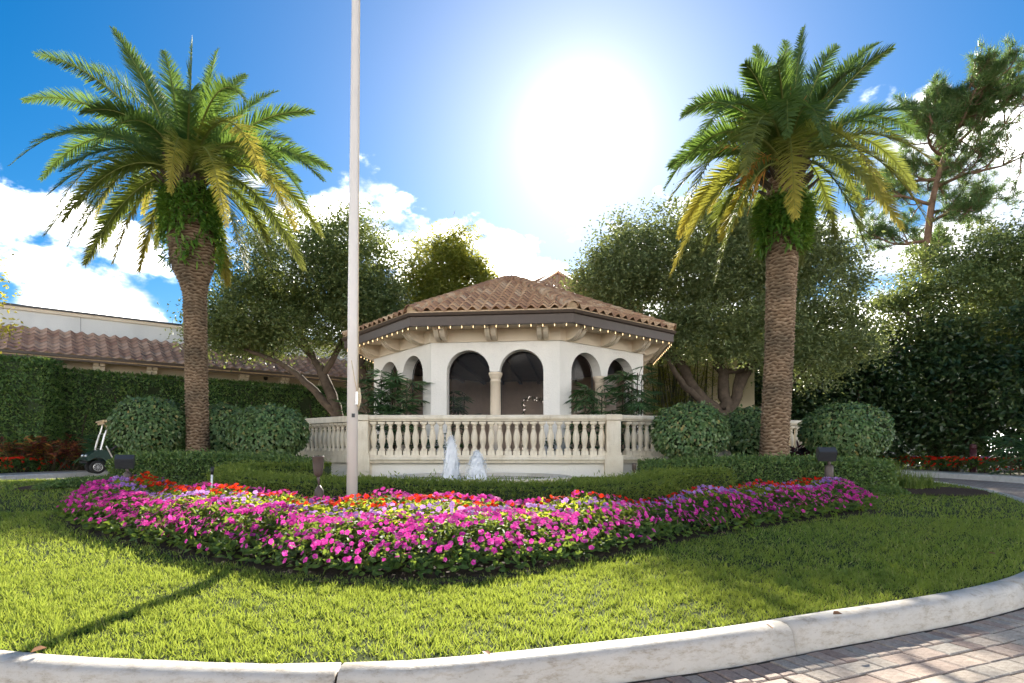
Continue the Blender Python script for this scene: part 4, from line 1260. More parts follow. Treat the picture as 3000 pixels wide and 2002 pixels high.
def date_palm(label, base, axis, tips, d, cpx, fern_z, mats_of, seed, stalks):
    global rng
    rng = np.random.default_rng(seed)
    t = empty('date_palm', base); tag(t, label, 'palm tree', 'pair of tall date palms flanking the pavilion')
    org = Vector(base)
    # trunk: rings of cut leaf bases
    zs = np.arange(base[2] - .1, axis[-1][2], .015); nA = 60
    cx = np.interp(zs, [a[2] for a in axis], [a[0] for a in axis]); rr = np.interp(zs, [a[2] for a in axis], [a[3] for a in axis])
    th = np.arange(nA) * 2 * math.pi / nA
    T_, Z_ = np.meshgrid(th, zs)
    row = .075; nsc = 12
    jig = .04 * np.sin(T_ * 3 + Z_ * 1.7) + .03 * np.sin(T_ * 7 - Z_ * 3)
    ph0 = Z_ / row + jig / row * .4
    par = np.floor(ph0)
    tri = np.abs(((T_ * nsc / (2 * math.pi) + .5 * (par % 2)) % 1) * 2 - 1)
    ph = (ph0 + .22 * tri + .10 * np.sin(T_ * 5 + par * 1.7) + .06 * np.sin(T_ * 17 + par * 5.1)) % 1
    lump = .5 + .5 * np.sin(T_ * nsc + par * 2.4 + 3 * np.sin(par))
    RR = rr[:, None] + .040 * (ph ** 1.4) * (.6 + .6 * lump) - .012 + rng.normal(size=T_.shape) * .0035
    V = np.stack([cx[:, None] + RR * np.cos(T_), base[1] + RR * np.sin(T_), Z_], -1).reshape(-1, 3) - np.array(base)
    i, j = np.meshgrid(np.arange(len(zs) - 1), np.arange(nA), indexing='ij')
    Fq = np.stack([i * nA + j, i * nA + (j + 1) % nA, (i + 1) * nA + (j + 1) % nA, (i + 1) * nA + j], -1).reshape(-1, 4)
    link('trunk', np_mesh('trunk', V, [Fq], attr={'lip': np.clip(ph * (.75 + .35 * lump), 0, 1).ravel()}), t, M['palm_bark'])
    # stubs of old leaf bases under the crown
    top = np.array([axis[-1][0], base[1], axis[-1][2]])
    bt = MB()
    for k in range(46):
        a = k * 2.4; z = top[2] - .75 + 1.0 * k / 46; r0 = np.interp(z, [q[2] for q in axis], [q[3] for q in axis]) * .9
        p = np.array([top[0] + r0 * math.cos(a), top[1] + r0 * math.sin(a), z]); dd = np.array([math.cos(a), math.sin(a), .9])
        bt.tube([p - dd * .05, p + dd * .12, p + dd * R.uniform(.2, .42)], [.07, .055, .03], 5)
    bt.build('leaf_base', M['stem'], t)
    # fronds, each a part
    for k, (px, py, fr, mk) in enumerate(tips):
        tp0 = P(px, py, d); prj = math.hypot(tp0.x - top[0], tp0.z - top[2])
        Lw = R.uniform(3.75, 4.35)
        dy = math.sqrt(max(.05, Lw * Lw - prj * prj)) * (fr if fr else R.choice((-.5, .5, .7)))
        dy = max(-3.2, min(3.2, dy))
        dd_ = d + dy
        T = np.array(P(px, py, dd_))
        ch = T - top; hd = np.array([ch[0], ch[1], 0]); hl = np.linalg.norm(hd) + 1e-6
        B = top + hd / hl * .16 + np.array([0, 0, .12 * max(-1, min(1, ch[2] / 3))])
        sag = .12 * hl + (.33 * hl if ch[2] < .4 else .19 * hl) + (.35 if ch[2] < -1 else 0)
        V, Fs_, al, m = frond_mesh(B, T, R.uniform(.46, .58), sag, R.choice((-1, 1)) * (.85 - .5 * min(1, abs(dy) / 3.0)) + R.uniform(-.2, .2))
        me = np_mesh('frond', V - np.array(base), Fs_, attr={'along': al})
        o = link('frond', me, t, M[mats_of[mk]])
        rb_ = m.build('rib', M['rachis'], o); rb_.data.transform(Matrix.Translation(org - origin(o)) @ Matrix.Identity(4)) if False else None
    # ferns growing on the trunk
    fz0, fz1 = fern_z; n = 4200
    z = rng.uniform(fz0, fz1, n) ** 1.0; z = np.where(rng.random(n) < .55, fz1 - (fz1 - z) * .6, z)
    a = rng.uniform(0, 2 * math.pi, n); a = a - .35 * np.sin(a - 1.0)
    clump = np.sin(a * 3 + z * 4) + np.sin(a * 5 - z * 7)
    keep = (clump > -.9 + .75 * (fz1 - .9 - z)) | (z > fz1 - 1.0); z, a = z[keep], a[keep]; n = len(z)
    r0 = np.interp(z, [q[2] for q in axis], [q[3] for q in axis]) + rng.uniform(0, .16, n)
    cxx = np.interp(z, [q[2] for q in axis], [q[0] for q in axis])
    pos = np.stack([cxx + r0 * np.cos(a), base[1] + r0 * np.sin(a), z], 1)
    ax = unit(np.stack([np.cos(a), np.sin(a), rng.uniform(-1.2, .7, n)], 1) + rng.normal(size=(n, 3)) * .45)
    leaves('fern', M['fern'], t, pos, ax, unit(np.stack([np.cos(a), np.sin(a), np.full(n, 1.0)], 1)), rng.uniform(.10, .27, n), rng.uniform(.03, .075, n), 6, .1, .35)
    for (px, py, dyy) in stalks:
        m = MB(); e = P(px, py, d + dyy); e = np.array(e)
        for k in range(60):
            q = e + rng.normal(size=3) * np.array([.16, .16, .24]); mid = (top + q) / 2 + np.array([0, 0, .35]) + rng.normal(size=3) * .05
            st = top + (e - top) * .45 + np.array([0, 0, .32]) + rng.normal(size=3) * .03
            m.tube([st, st * .35 + q * .65 + np.array([0, 0, .09]), q], [.009, .008, .006], 3, False)
        m.tube([top, top + (e - top) * .45 + np.array([0, 0, .32])], [.03, .025], 5)
        m.build('fruit_stalk', M['orange_strand'], t)
    return t


DL = 14.5
xl = lambda px: PX(px, DL)
axL = [(xl(580), 0, .5, .29), (xl(580), 0, 1.2, .26), (xl(575), 0, 3.2, .245), (xl(571), 0, 5.12, .262), (xl(568), 0, 5.4, .32), (xl(565), 0, 5.7, .43), (xl(563), 0, 6.0, .49), (xl(560), 0, 6.5, .51), (xl(556), 0, 7.3, .46), (xl(551), 0, 7.8, .42), (xl(548), 0, 8.15, .22)]
tipsL = [(332, 86, .3, 0), (564, 116, .4, 0), (638, 147, .6, 0), (510, 216, 1, 0), (105, 160, .6, 0), (258, 198, .9, 0), (69, 295, .4, 0), (97, 417, -.5, 0), (31, 484, .3, 0), (275, 438, -1, 0), (138, 575, -.6, 0), (133, 688, -.6, 1),
         (201, 718, .5, 1), (278, 642, .9, 2), (250, 774, -.5, 1), (332, 769, .6, 2), (408, 795, .5, 2), (418, 626, 1, 2), (497, 560, -1, 2), (811, 269, .5, 0), (916, 330, .4, 0), (862, 422, .9, 0), (967, 496, .5, 0), (946, 529, -.4, 0),
         (880, 532, .9, 0), (775, 519, -1, 2), (944, 693, .4, 1), (890, 790, -.5, 1), (867, 672, -.9, 2), (801, 802, .6, 1), (668, 835, .5, 2), (663, 662, -1, 2), (562, 300, -1, 0), (643, 274, 1, 0), (450, 330, 1, 0), (700, 400, 1, 0), (390, 520, 1, 0),
         (180, 500, -.7, 0), (720, 300, -.9, 0), (160, 620, .7, 1), (240, 330, -.8, 0), (185, 650, -.8, 1), (300, 725, .8, 1), (225, 700, .8, 1), (455, 730, .8, 1), (720, 790, -.7, 1), (785, 705, .8, 1), (850, 745, .7, 1), (610, 770, .9, 1), (905, 605, -.7, 0), (120, 525, .7, 0), (380, 160, .9, 0), (480, 150, .8, 0), (720, 220, .8, 0)]
date_palm('tall date palm with fern covered bulging trunk on the left', (xl(580), DL, float(gz(xl(580), DL)) - .05), axL, tipsL, DL, 548, (5.85, 7.8), ['frond', 'frond_mid', 'frond_old'], 41, [])
DR = 13.2
xr = lambda px: PX(px, DR)
axR = [(xr(2267), 0, .5, .33), (xr(2268), 0, 1.3, .30), (xr(2282), 0, 3.4, .295), (xr(2289), 0, 5.2, .31), (xr(2294), 0, 6.0, .35), (xr(2298), 0, 6.8, .37), (xr(2300), 0, 7.4, .36), (xr(2303), 0, 7.8, .2)]
tipsR = [(2354, 81, .4, 0), (2214, 137, .5, 0), (2183, 188, -.5, 0), (2267, 213, -.9, 0), (2346, 190, .9, 0), (2451, 134, .4, 0), (2573, 127, .3, 0), (2614, 142, -.3, 0), (2558, 193, .8, 0), (2025, 290, .6, 0), (1997, 341, -.5, 0), (2002, 433, .8, 0),
         (1961, 489, .4, 0), (1948, 553, -.4, 0), (1964, 581, .7, 1), (1966, 805, -.4, 2), (1989, 693, .6, 2), (2096, 828, -.6, 1), (2114, 703, .8, 2), (2201, 749, .9, 1), (2329, 637, -1, 2), (2737, 331, -.4, 0), (2747, 484, -.4, 2), (2721, 657, .5, 2),
         (2640, 667, -.6, 2), (2584, 560, -.9, 2), (2548, 764, .6, 1), (2527, 637, .9, 1), (2308, 400, -1, 0), (2349, 774, .7, 1), (2181, 509, -1, 1), (2420, 420, -1, 0), (2140, 300, .9, 0), (2480, 300, 1, 0), (2650, 420, .8, 0), (2050, 400, -.8, 0), (2080, 620, 1, 2), (2240, 300, 1, 0), (2400, 260, 1, 0), (2060, 745, .8, 1), (2005, 620, -.7, 1), (2450, 700, .8, 1), (2600, 610, .8, 1), (2685, 560, .6, 1), (2500, 560, 1, 1), (2150, 665, .9, 1), (2300, 120, .8, 0), (2510, 200, -.7, 0), (2700, 400, .7, 0)]
date_palm('tall date palm with orange fruit stalks and yellowing fronds on the right', (xr(2267), DR, float(gz(xr(2267), DR)) - .05), axR, tipsR, DR, 2303, (5.75, 6.95), ['frond', 'frond_mid', 'frond_old'], 42,
          [(2325, 345, -.7), (2185, 545, -.5), (2150, 380, -.4), (2420, 350, .3)])

# ------------------------------------------------------------------ hedges, shrubs, beds
rng = np.random.default_rng(303)


def path_frame(pl):
    t = unit(np.gradient(pl, axis=0)); return t, np.stack([t[:, 1], -t[:, 0]], 1)


def hedge(name, label, path, width, htop, mleaf, dens, LL, LW, shape=4, rough=.035, cat='hedge', group=None, hb=None, zmax=None):
    """clipped hedge following a path: solid dark core added to block light, with leaves all over its skin"""
    pl = resample(catmull(path, 10), .12); tg, sd = path_frame(pl[:, :2]); n = len(pl)
    zb = gz(pl[:, 0], pl[:, 1]) if hb is None else np.full(n, hb)
    zt = zb + htop if zmax is None else np.interp(np.linspace(0, 1, n), np.linspace(0, 1, len(zmax)), zmax)
    mid = pl[n // 2]
    t = empty(name, (mid[0], mid[1], float(zb[n // 2]))); tag(t, label, cat, group)
    w = width / 2
    endf = np.clip(np.minimum(np.arange(n), np.arange(n)[::-1]) * .12 / (w * 1.0), 0, 1); endf = np.sqrt(np.clip(1 - (1 - endf) ** 2, 0.02, 1))
    pr = [(-.96, 0), (-1, .5), (-.97, .82), (-.84, .97), (0, 1.0), (.84, .97), (.97, .82), (1, .5), (.96, 0)]
    core = []
    for a, hgt in pr:
        core.append(np.column_stack([pl[:, 0] + sd[:, 0] * a * w * endf * .88, pl[:, 1] + sd[:, 1] * a * w * endf * .88, zb + (zt - zb) * hgt * (1 - .05 * (hgt > .3))]))
    core = np.stack(core, 1); q = len(pr)
    i, j = np.meshgrid(np.arange(n - 1), np.arange(q - 1), indexing='ij'); b = i * q + j
    Fq = np.stack([b, b + q, b + q + 1, b + 1], -1).reshape(-1, 4)
    link('light_blocker', np_mesh('light_blocker', core.reshape(-1, 3) - np.array(origin(t)), [Fq], True), t, M['core'])  # opaque core added under the leaves, keeps light from passing
    L = n * .12; per = width + 2 * float(np.mean(zt - zb)); N = int(L * per * dens)
    k = rng.uniform(0, n - 1.001, N); ki = k.astype(int); fr = (k - ki)[:, None]
    pos = pl[ki, :2] * (1 - fr) + pl[ki + 1, :2] * fr
    s2 = sd[ki]; ww = w * endf[ki]; b_ = zb[ki]; h_ = (zt - zb)[ki]
    per_i = 2 * h_ + width; u = rng.random(N) * per_i
    lat = np.where(u < h_, -1.0, np.where(u < h_ + width, (u - h_) / width * 2 - 1, 1.0)); hh = np.where(u < h_, u, np.where(u < h_ + width, h_, per_i - u))
    edge = np.clip((np.abs(lat) - .8) / .2, 0, 1) * np.clip((hh / h_ - .85) / .15, 0, 1)
    hh = hh - edge * .05
    jit = rng.normal(size=N) * rough + np.where(rng.random(N) < .05, rng.uniform(.02, .10, N), 0)
    top_ = (np.abs(lat) < .999)
    P3 = np.column_stack([pos[:, 0] + s2[:, 0] * (lat * ww + np.where(top_, 0, np.sign(lat) * jit)), pos[:, 1] + s2[:, 1] * (lat * ww + np.where(top_, 0, np.sign(lat) * jit)), b_ + hh + np.where(top_, jit, 0)])
    out = np.column_stack([s2[:, 0] * np.where(top_, lat * .3, np.sign(lat)), s2[:, 1] * np.where(top_, lat * .3, np.sign(lat)), np.where(top_, 1.0, .25)])
    ax = unit(out * .8 + rng.normal(size=(N, 3)) * .75 + np.array([0, 0, .25])); nr = unit(out + rng.normal(size=(N, 3)) * .6 + np.array([0, 0, .3]))
    leaves('foliage', mleaf, t, P3 - ax * LL * .3, ax, nr, LL * rng.uniform(.7, 1.25, N), LW * rng.uniform(.75, 1.2, N), shape, .2, .1)
    return t


hedge('box_hedge', 'dark clipped knee high hedge in front of the left round shrubs', [(-8.45, 12.85), (-8.0, 12.45), (-7.0, 12.25), (-5.6, 12.5), (-4.3, 13.15)], .85, .5, M['box_hedge'], 2000, .062, .036, 4, zmax=[1.05, 1.13, 1.13, 1.12, 1.06, .95])
hedge('box_hedge', 'dark clipped knee high hedge in front of the right palm trunk', [(2.85, 13.1), (4.0, 12.5), (5.4, 12.1), (6.8, 12.0), (7.9, 12.35)], .8, .5, M['box_hedge'], 2000, .062, .036, 4, zmax=[.93, 1.0, 1.04, 1.05, 1.02, .93])
hedge('low_hedge', 'low bright green feathery hedge curving around the fountain', [(-3.9, 12.5), (-4.7, 12.2), (-5.25, 11.5), (-5.1, 10.5), (-3.95, 9.35), (-2.3, 8.5), (-.4, 8.15), (1.0, 8.5), (2.0, 9.4), (3.0, 10.8), (4.2, 11.3)], .6, .29, M['podo'], 1900, .075, .017, 4, .03)


def topiary(label, px, py, d, hw, hh, seed):
    c_ = P(px, py, d); rx = hw / F * d; rz = hh / F * d; g = float(gz(c_.x, c_.y))
    t = empty('round_shrub', (c_.x, c_.y, g)); tag(t, label, 'shrub', 'clipped round shrubs flanking the terrace')
    rg = np.random.default_rng(seed)
    N = int(9.2 * rx * rx * 740)
    dv = rg.normal(size=(N, 3)); dv = unit(dv)
    def lump(v): return 1 + .028 * np.sin(v[:, 0] * 7 + seed) * np.sin(v[:, 2] * 6 + 1) + .022 * np.sin(v[:, 1] * 9 + v[:, 0] * 5 + seed) + .02 * np.sin(v[:, 2] * 13 + v[:, 0] * 11)
    sc = np.array([rx, rx, rz]); sup = (np.abs(dv) ** 2.2).sum(1) ** (-1 / 2.2)
    pos = dv * (sup * lump(dv) * (1 + rg.normal(size=N) * .018 + np.where(rg.random(N) < .04, rg.uniform(.01, .08, N), 0)))[:, None] * sc * .97
    low = pos[:, 2] < -.55 * rz; pos[low, :2] *= (1 - .25 * (-.55 - pos[low, 2] / rz))[:, None]
    out = unit(dv / sc)
    ax = unit(np.array([0, 0, -.9]) + out * .55 + rg.normal(size=(N, 3)) * .5); nr = unit(out * 1.0 + np.array([0, 0, .45]) + rg.normal(size=(N, 3)) * .33)
    cc_ = np.array(c_)
    leaves('foliage', M['topiary'], t, cc_ + pos, ax, nr, 0.084 * rg.uniform(.7, 1.2, N), .063 * rg.uniform(.75, 1.15, N), 6, .12, .12)
    u_, v_ = np.meshgrid(np.linspace(0, 2 * np.pi, 25)[:-1], np.linspace(.06, np.pi - .06, 14)); dv = np.stack([np.cos(u_) * np.sin(v_), np.sin(u_) * np.sin(v_), np.cos(v_)], -1).reshape(-1, 3)
    V = dv * ((np.abs(dv) ** 2.2).sum(1) ** (-1 / 2.2) * lump(dv))[:, None] * sc * .9; V[V[:, 2] < -.5 * rz, :2] *= .85
    i, j = np.meshgrid(np.arange(13), np.arange(24), indexing='ij')
    Fq = np.stack([i * 24 + j, (i + 1) * 24 + j, (i + 1) * 24 + (j + 1) % 24, i * 24 + (j + 1) % 24], -1).reshape(-1, 4)
    link('light_blocker', np_mesh('light_blocker', V + cc_ - np.array(origin(t)), [Fq], True), t, M['core'])  # closed dark shell added inside the shrub to block light
    m = MB()
    for k in range(5):
        a = k * 1.3; m.tube([(c_.x + .1 * math.cos(a), c_.y + .1 * math.sin(a), g - .03), (c_.x + .3 * rx * math.cos(a), c_.y + .3 * rx * math.sin(a), c_.z - rz * .5)], [.03, .02], 5)
    m.build('stem', M['stem'], t)


topiary('clipped round shrub beside the golf cart, leftmost of six', 442, 1248, 14.3, 101, 84, 1)
topiary('clipped round shrub half hidden just right of the left palm trunk', 650, 1258, 15.3, 78, 74, 2)
topiary('clipped round shrub left of the flagpole against the balustrade', 790, 1264, 13.7, 107, 76, 3)
topiary('clipped round shrub covering the right balustrade next to the oak trunk', 2022, 1264, 13.3, 106, 82, 4)
topiary('small clipped round shrub just left of the right palm trunk', 2196, 1266, 14.5, 74, 74, 5)
topiary('clipped round shrub right of the right palm trunk', 2475, 1264, 13.8, 116, 82, 6)


# hedge grown flat on the left building
def wall_hedge(name, label, A, B, thick, ztop, dens, LL, LW, seed, cover=1.0):
    rg = np.random.default_rng(seed); A, B = np.array(A), np.array(B); u = (B - A) / np.linalg.norm(B - A); L = np.linalg.norm(B - A); nn = np.array([u[1], -u[0]])
    t = empty(name, (A[0] + u[0] * L / 2, A[1] + u[1] * L / 2, .3)); tag(t, label, 'hedge')
    N = int(L * (ztop - .3) * dens); s = rg.uniform(0, L, N); z = rg.uniform(.4, ztop, N)
    bumpy = .07 * np.sin(s * 2.3 + 1.3 * z) + .06 * np.sin(s * 5.1 - 2 * z) + .05 * np.sin(z * 4 + s)
    o = bumpy + rg.normal(size=N) * .05
    dens_ = np.sin(s * 1.9 + 2.2 * np.sin(z * 1.3)) + np.sin(s * 3.7 - z * 2.9) + np.sin(z * 3.1 + s * 1.1)
    keep = (dens_ > -1.9 + 1.3 * (1 - cover)) | (z > ztop - .5)
    rr = np.clip((z - (ztop - .25)) / .25, 0, 1); o = o - rr * rr * .14
    N2 = int(L * thick * dens * 1.3); s2 = rg.uniform(0, L, N2)
    pos = np.vstack([np.column_stack([A[0] + u[0] * s + nn[0] * o, A[1] + u[1] * s + nn[1] * o, z])[keep],
                     np.column_stack([A[0] + u[0] * s2 - nn[0] * (thick * rg.random(N2)), A[1] + u[1] * s2 - nn[1] * (thick * rg.random(N2)), ztop + rg.normal(size=N2) * .04])])
    n1 = int(keep.sum()); out = np.vstack([np.repeat([[nn[0], nn[1], .3]], n1, 0), np.repeat([[0, 0, 1.0]], N2, 0)])
    for end, sg in ((A, -1), (B, 1)):
        N3 = int(thick * (ztop - .3) * dens); tt = rg.random(N3) * thick
        pos = np.vstack([pos, np.column_stack([end[0] - nn[0] * tt + u[0] * sg * rg.normal(size=N3) * .05, end[1] - nn[1] * tt + u[1] * sg * rg.normal(size=N3) * .05, rg.uniform(.4, ztop, N3)])])
        out = np.vstack([out, np.repeat([[u[0] * sg, u[1] * sg, .3]], N3, 0)])
    n = len(pos); ax = unit(out * .6 + rg.normal(size=(n, 3)) * .7 + np.array([0, 0, .35])); nr = unit(out + rg.normal(size=(n, 3)) * .55 + np.array([0, 0, .3]))
    leaves('foliage', M['wall_hedge'], t, pos, ax, nr, LL * rg.uniform(.7, 1.3, n), LW * 1.15 * rg.uniform(.7, 1.2, n), 4, .15, .15)
    m = MB(); w3 = Vector((-nn[0], -nn[1], 0))
    m.prism([(.06, .3), (L - .06, .3), (L - .06, ztop - .09), (.06, ztop - .09)], Vector((A[0], A[1], 0)) + w3 * .12, Vector((u[0], u[1], 0)), up, w3, max(.05, thick - .2))
    m.build('light_blocker', M['core'], t)  # solid slab added behind the leaves to stop light
    if cover < 1:
        st = MB()
        k = .4
        while k < L:
            pts = [(A[0] + u[0] * (k + .15 * math.sin(j + k)) + nn[0] * .0, A[1] + u[1] * (k + .15 * math.sin(j + k)), .3 + j * .55) for j in range(int((ztop - .4) / .55))]
            st.tube(pts, .03, 5); k += R.uniform(.6, 1.0)
        st.build('stem', M['stem'], t)


hA, hB = E0 + td * .8 + nd * .05, E0 + td * 17.5 + nd * .05
wall_hedge('wall_hedge', 'long tall clipped hedge grown flat against the tan building', (hA.x, hA.y), (hB.x, hB.y), .55, 4.47, 330, .135, .055, 7, .8)
wall_hedge('hedge_block', 'tall squared hedge block with sunlit top at the left edge', (-24.0, 21.2), (-17.75, 22.0), 1.1, 4.72, 420, .125, .05, 8, 1.0)

# ------------------------------------------------------------------ main flower bed
rng = np.random.default_rng(404)
fr_pts = [(-6.72, 9.3), (-6.35, 8.2), (-5.0, 6.85), (-3.45, 5.8), (-2.23, 5.02), (-1.37, 4.68), (-.55, 4.66), (.3, 5.08), (1.43, 6.0), (2.96, 7.15), (4.63, 8.3), (5.75, 9.2), (6.15, 10.1)]
bk_pts = [(-6.75, 9.8), (-6.2, 10.6), (-5.6, 9.6), (-4.3, 8.45), (-2.9, 7.65), (-1.9, 7.25), (-.4, 7.15), (1.2, 7.4), (2.5, 8.35), (3.9, 9.5), (4.9, 10.45), (5.5, 10.75), (6.05, 10.5)]
FC, BC = resample(catmull(fr_pts, 10), .05), resample(catmull(bk_pts, 10), .05)


def bed_pt(s, t, lift=0.0):
    i = s * (len(FC) - 1); j = s * (len(BC) - 1)
    f = np.stack([np.interp(i, np.arange(len(FC)), FC[:, k]) for k in (0, 1)], -1); b = np.stack([np.interp(j, np.arange(len(BC)), BC[:, k]) for k in (0, 1)], -1)
    return f * (1 - t)[:, None] + b * t[:, None]


def bed_h(p, poly):
    d = edge_dist(p[:, 0], p[:, 1], poly)
    wave = .035 * np.sin(p[:, 0] * 3.1 + p[:, 1] * 1.7) + .03 * np.sin(p[:, 0] * 5.3 - p[:, 1] * 4.1) + .02 * np.sin(p[:, 0] * 11 + p[:, 1] * 9)
    return (.08 + .235 * np.sqrt(np.clip(d / .42, 0, 1))) + wave * np.clip(d / .3, 0, 1), d


POLY = np.vstack([FC[::6], BC[::-6]])
fbed = empty('flower_bed', (-.4, 6.0, float(gz(-.4, 6.0)))); tag(fbed, 'crescent bed of magenta, lavender and red impatiens around the fountain', 'flower bed')
ss_, tt_ = np.meshgrid(np.linspace(0, 1, 90), np.linspace(-.09, 1.02, 14), indexing='ij')
q = bed_pt(ss_.ravel(), tt_.ravel()); V = np.column_stack([q, gz(q[:, 0], q[:, 1]) + .012]) - np.array(origin(fbed))
i, j = np.meshgrid(np.arange(89), np.arange(13), indexing='ij'); b = i * 14 + j
link('soil', np_mesh('soil', V, [np.stack([b, b + 14, b + 15, b + 1], -1).reshape(-1, 4)], True), fbed, M['soil'])


def bed_sample(n):
    x = rng.uniform(-7, 6.5, n * 3); y = rng.uniform(4.4, 11, n * 3); k = inside(x, y, POLY); return np.column_stack([x, y])[k][:n]


def band(p):
    """0 front .. 1 back across the crescent"""
    df = np.min(np.linalg.norm(p[:, None, :] - FC[None, ::8, :], axis=2), axis=1); db = np.min(np.linalg.norm(p[:, None, :] - BC[None, ::8, :], axis=2), axis=1)
    return df / (df + db)


def bed_leaves(name, mat, n, pick, LL, LW, up_bias=.6):
    p = bed_sample(n); p = p[pick(band(p), p)]
    h, d = bed_h(p, POLY); g = gz(p[:, 0], p[:, 1]); n = len(p)
    z = g + h * (.93 - np.abs(rng.normal(size=n)) * .28); z = np.maximum(z, g + .02)
    ctr_ = np.array([-.3, 7.6]); o2 = unit(np.column_stack([p - ctr_, np.zeros(n)])); ef = np.clip(1 - d / .35, 0, 1)[:, None]
    out = unit(o2 * ef * 1.2 + np.array([0, 0, up_bias]))
    P3 = np.column_stack([p[:, 0] + o2[:, 0] * ef[:, 0] * .08 * rng.random(n), p[:, 1] + o2[:, 1] * ef[:, 0] * .08 * rng.random(n), z])
    ax = unit(rng.normal(size=(n, 3)) * np.array([1, 1, .45]) + out * .35); nr = unit(out + rng.normal(size=(n, 3)) * .45)
    return leaves(name, mat, fbed, P3, ax, nr, LL * rng.uniform(.65, 1.2, n), LW * rng.uniform(.7, 1.15, n), 6, .15, .22)


bed_leaves('foliage', M['impatiens_leaf'], 48000, lambda b, p: (b < .40) | (b > .76) | (rng.random(len(b)) < .35), .085, .036)
bed_leaves('lime_foliage', M['lime_leaf'], 34000, lambda b, p: (b > .34) & (b < .78) & (rng.random(len(b)) < .8), .08, .042)
petal = []
fl_me = {}
pv = np.zeros((5, 3)); ang5 = np.arange(5) * 2 * np.pi / 5
pax = np.column_stack([np.cos(ang5), np.sin(ang5), np.full(5, .12)]); pnr = np.repeat([[0, 0, 1.0]], 5, 0)
for mk in ('magenta', 'lavender', 'red'):
    V, Fs_ = leaf_arrays(pv + pax * .003, pax, pnr, np.array([.029, .030, .033, .033, .030]), .036, 6, .08, .18)
    me = np_mesh('flower', V, Fs_); me.materials.append(M[mk]); fl_me[mk] = me
p = bed_sample(10500); bnd = band(p)
endm = np.clip((np.abs(p[:, 0] + .3) - 3.6) / 2.5, 0, 1)
u_ = rng.random(len(p)); bj = bnd + rng.normal(size=len(p)) * .03
kindf = np.where(bj < .35, 'magenta', np.where(bj < .55, 'lavender', np.where(bj < .74, 'red', np.where(endm > .35, np.where(bj < .82, 'red', 'lavender'), 'magenta'))))
keep = np.where(bj < .35, u_ < .98, np.where(bj < .55, u_ < .42, np.where(bj < .74, u_ < .42, u_ < .75)))
h, dd = bed_h(p, POLY); keep &= (dd > .12) | (rng.random(len(p)) < .30)
p, kindf, h, dd = p[keep], kindf[keep], h[keep], dd[keep]; n = len(p); g = gz(p[:, 0], p[:, 1])
o2 = unit(np.column_stack([p - np.array([-.3, 7.6]), np.zeros(n)])); ef = np.clip(1 - dd / .55, 0, 1)[:, None]
nr = unit(o2 * (.25 + ef * .8) + np.array([0, 0, .8]) + rng.normal(size=(n, 3)) * .38)
lowr = np.where(dd < .3, rng.random(n) * .16, 0)
P3 = np.column_stack([p + o2[:, :2] * ef * .10, g + h * (1 - lowr * 2.2) + .035 + rng.random(n) * .025])
order = np.argsort(P3[:, 1])
mats3 = {'magenta': [], 'lavender': [], 'red': []}; cnt = 0
for k in order:
    nn = Vector(nr[k]); a = nn.orthogonal().normalized(); b = nn.cross(a); sc = R.choice((R.uniform(.45, .7), R.uniform(.65, .95), R.uniform(.75, 1.05)))
    mt = frame(Vector(P3[k]), a, b, nn) @ Matrix.Rotation(R.uniform(0, 6.28), 4, 'Z') @ Matrix.Scale(sc, 4)
    if cnt < 298:
        put('flower', fl_me[str(kindf[k])], fbed, mt); cnt += 1
    else: mats3[str(kindf[k])].append(mt)
for mk in mats3: merge(mk + '_flowers', fl_me[mk], mats3[mk], fbed, M[mk])


# red impatiens beds along the pavements
def strip_bed(label, xa, xb, ya, yb, nl, nf, seed):
    rg = np.random.default_rng(seed); t = empty('flower_bed', ((xa + xb) / 2, (ya + yb) / 2, .35)); tag(t, label, 'flower bed')
    zb = lambda y: drive_z(y) + .16
    MB().add([(xa, ya, float(zb(ya))), (xb, ya, float(zb(ya))), (xb, yb, float(zb(yb))), (xa, yb, float(zb(yb)))], [(0, 1, 2, 3)]).build('soil', M['soil'], t)
    def smp(n):
        x = rg.uniform(xa, xb, n); y = rg.uniform(ya, yb, n); e = np.minimum(np.abs(x - xa), np.abs(x - xb)); return x, y, zb(y) + .14 + .36 * np.sqrt(np.clip(e / .25, 0, 1)) + .04 * np.sin(y * 5) * np.sin(x * 4), e
    x, y, z, e = smp(nl); s = np.sign((xa + xb) / 2) * -1
    out = np.column_stack([np.where(np.abs(x) < abs(xa + xb) / 2, s, -s) * np.clip(1 - e / .3, 0, 1) * 1.2, np.zeros(nl), np.full(nl, .7)])
    zz = z - np.abs(rg.normal(size=nl)) * .10
    leaves('foliage', M['impatiens_leaf'], t, np.column_stack([x, y, zz]), unit(rg.normal(size=(nl, 3)) + out * .4), unit(out + rg.normal(size=(nl, 3)) * .45), .095, .05, 6, .15, .2)
    for mk, share in (('red', .86), ('lavender', .14)):
        m_ = int(nf * share); x, y, z, e = smp(m_)
        if mk == 'lavender': x = np.where(np.abs(x) < abs(xa + xb) / 2, xa + xb - x, x)
        ms = []
        for k in range(m_):
            nn = Vector((s * (.8 if abs(x[k]) < abs(xa + xb) / 2 else .1), -.5, .8)).normalized(); a = nn.orthogonal().normalized(); b = nn.cross(a)
            ms.append(frame(Vector((x[k], y[k], z[k] + .02 - (R.random() * .12 if e[k] < .2 else 0))), a, b, nn) @ Matrix.Scale(R.uniform(1.2, 1.8), 4))
        merge(mk + '_flowers', fl_me[mk], ms, t, M[mk])


strip_bed('strip of red impatiens along the left pavement below the hedge', -18.7, -17.55, 15.5, 27, 7000, 900, 51)
strip_bed('strip of red impatiens along the right pavement below the dark trees', 16.45, 17.6, 13, 29, 8500, 950, 52)


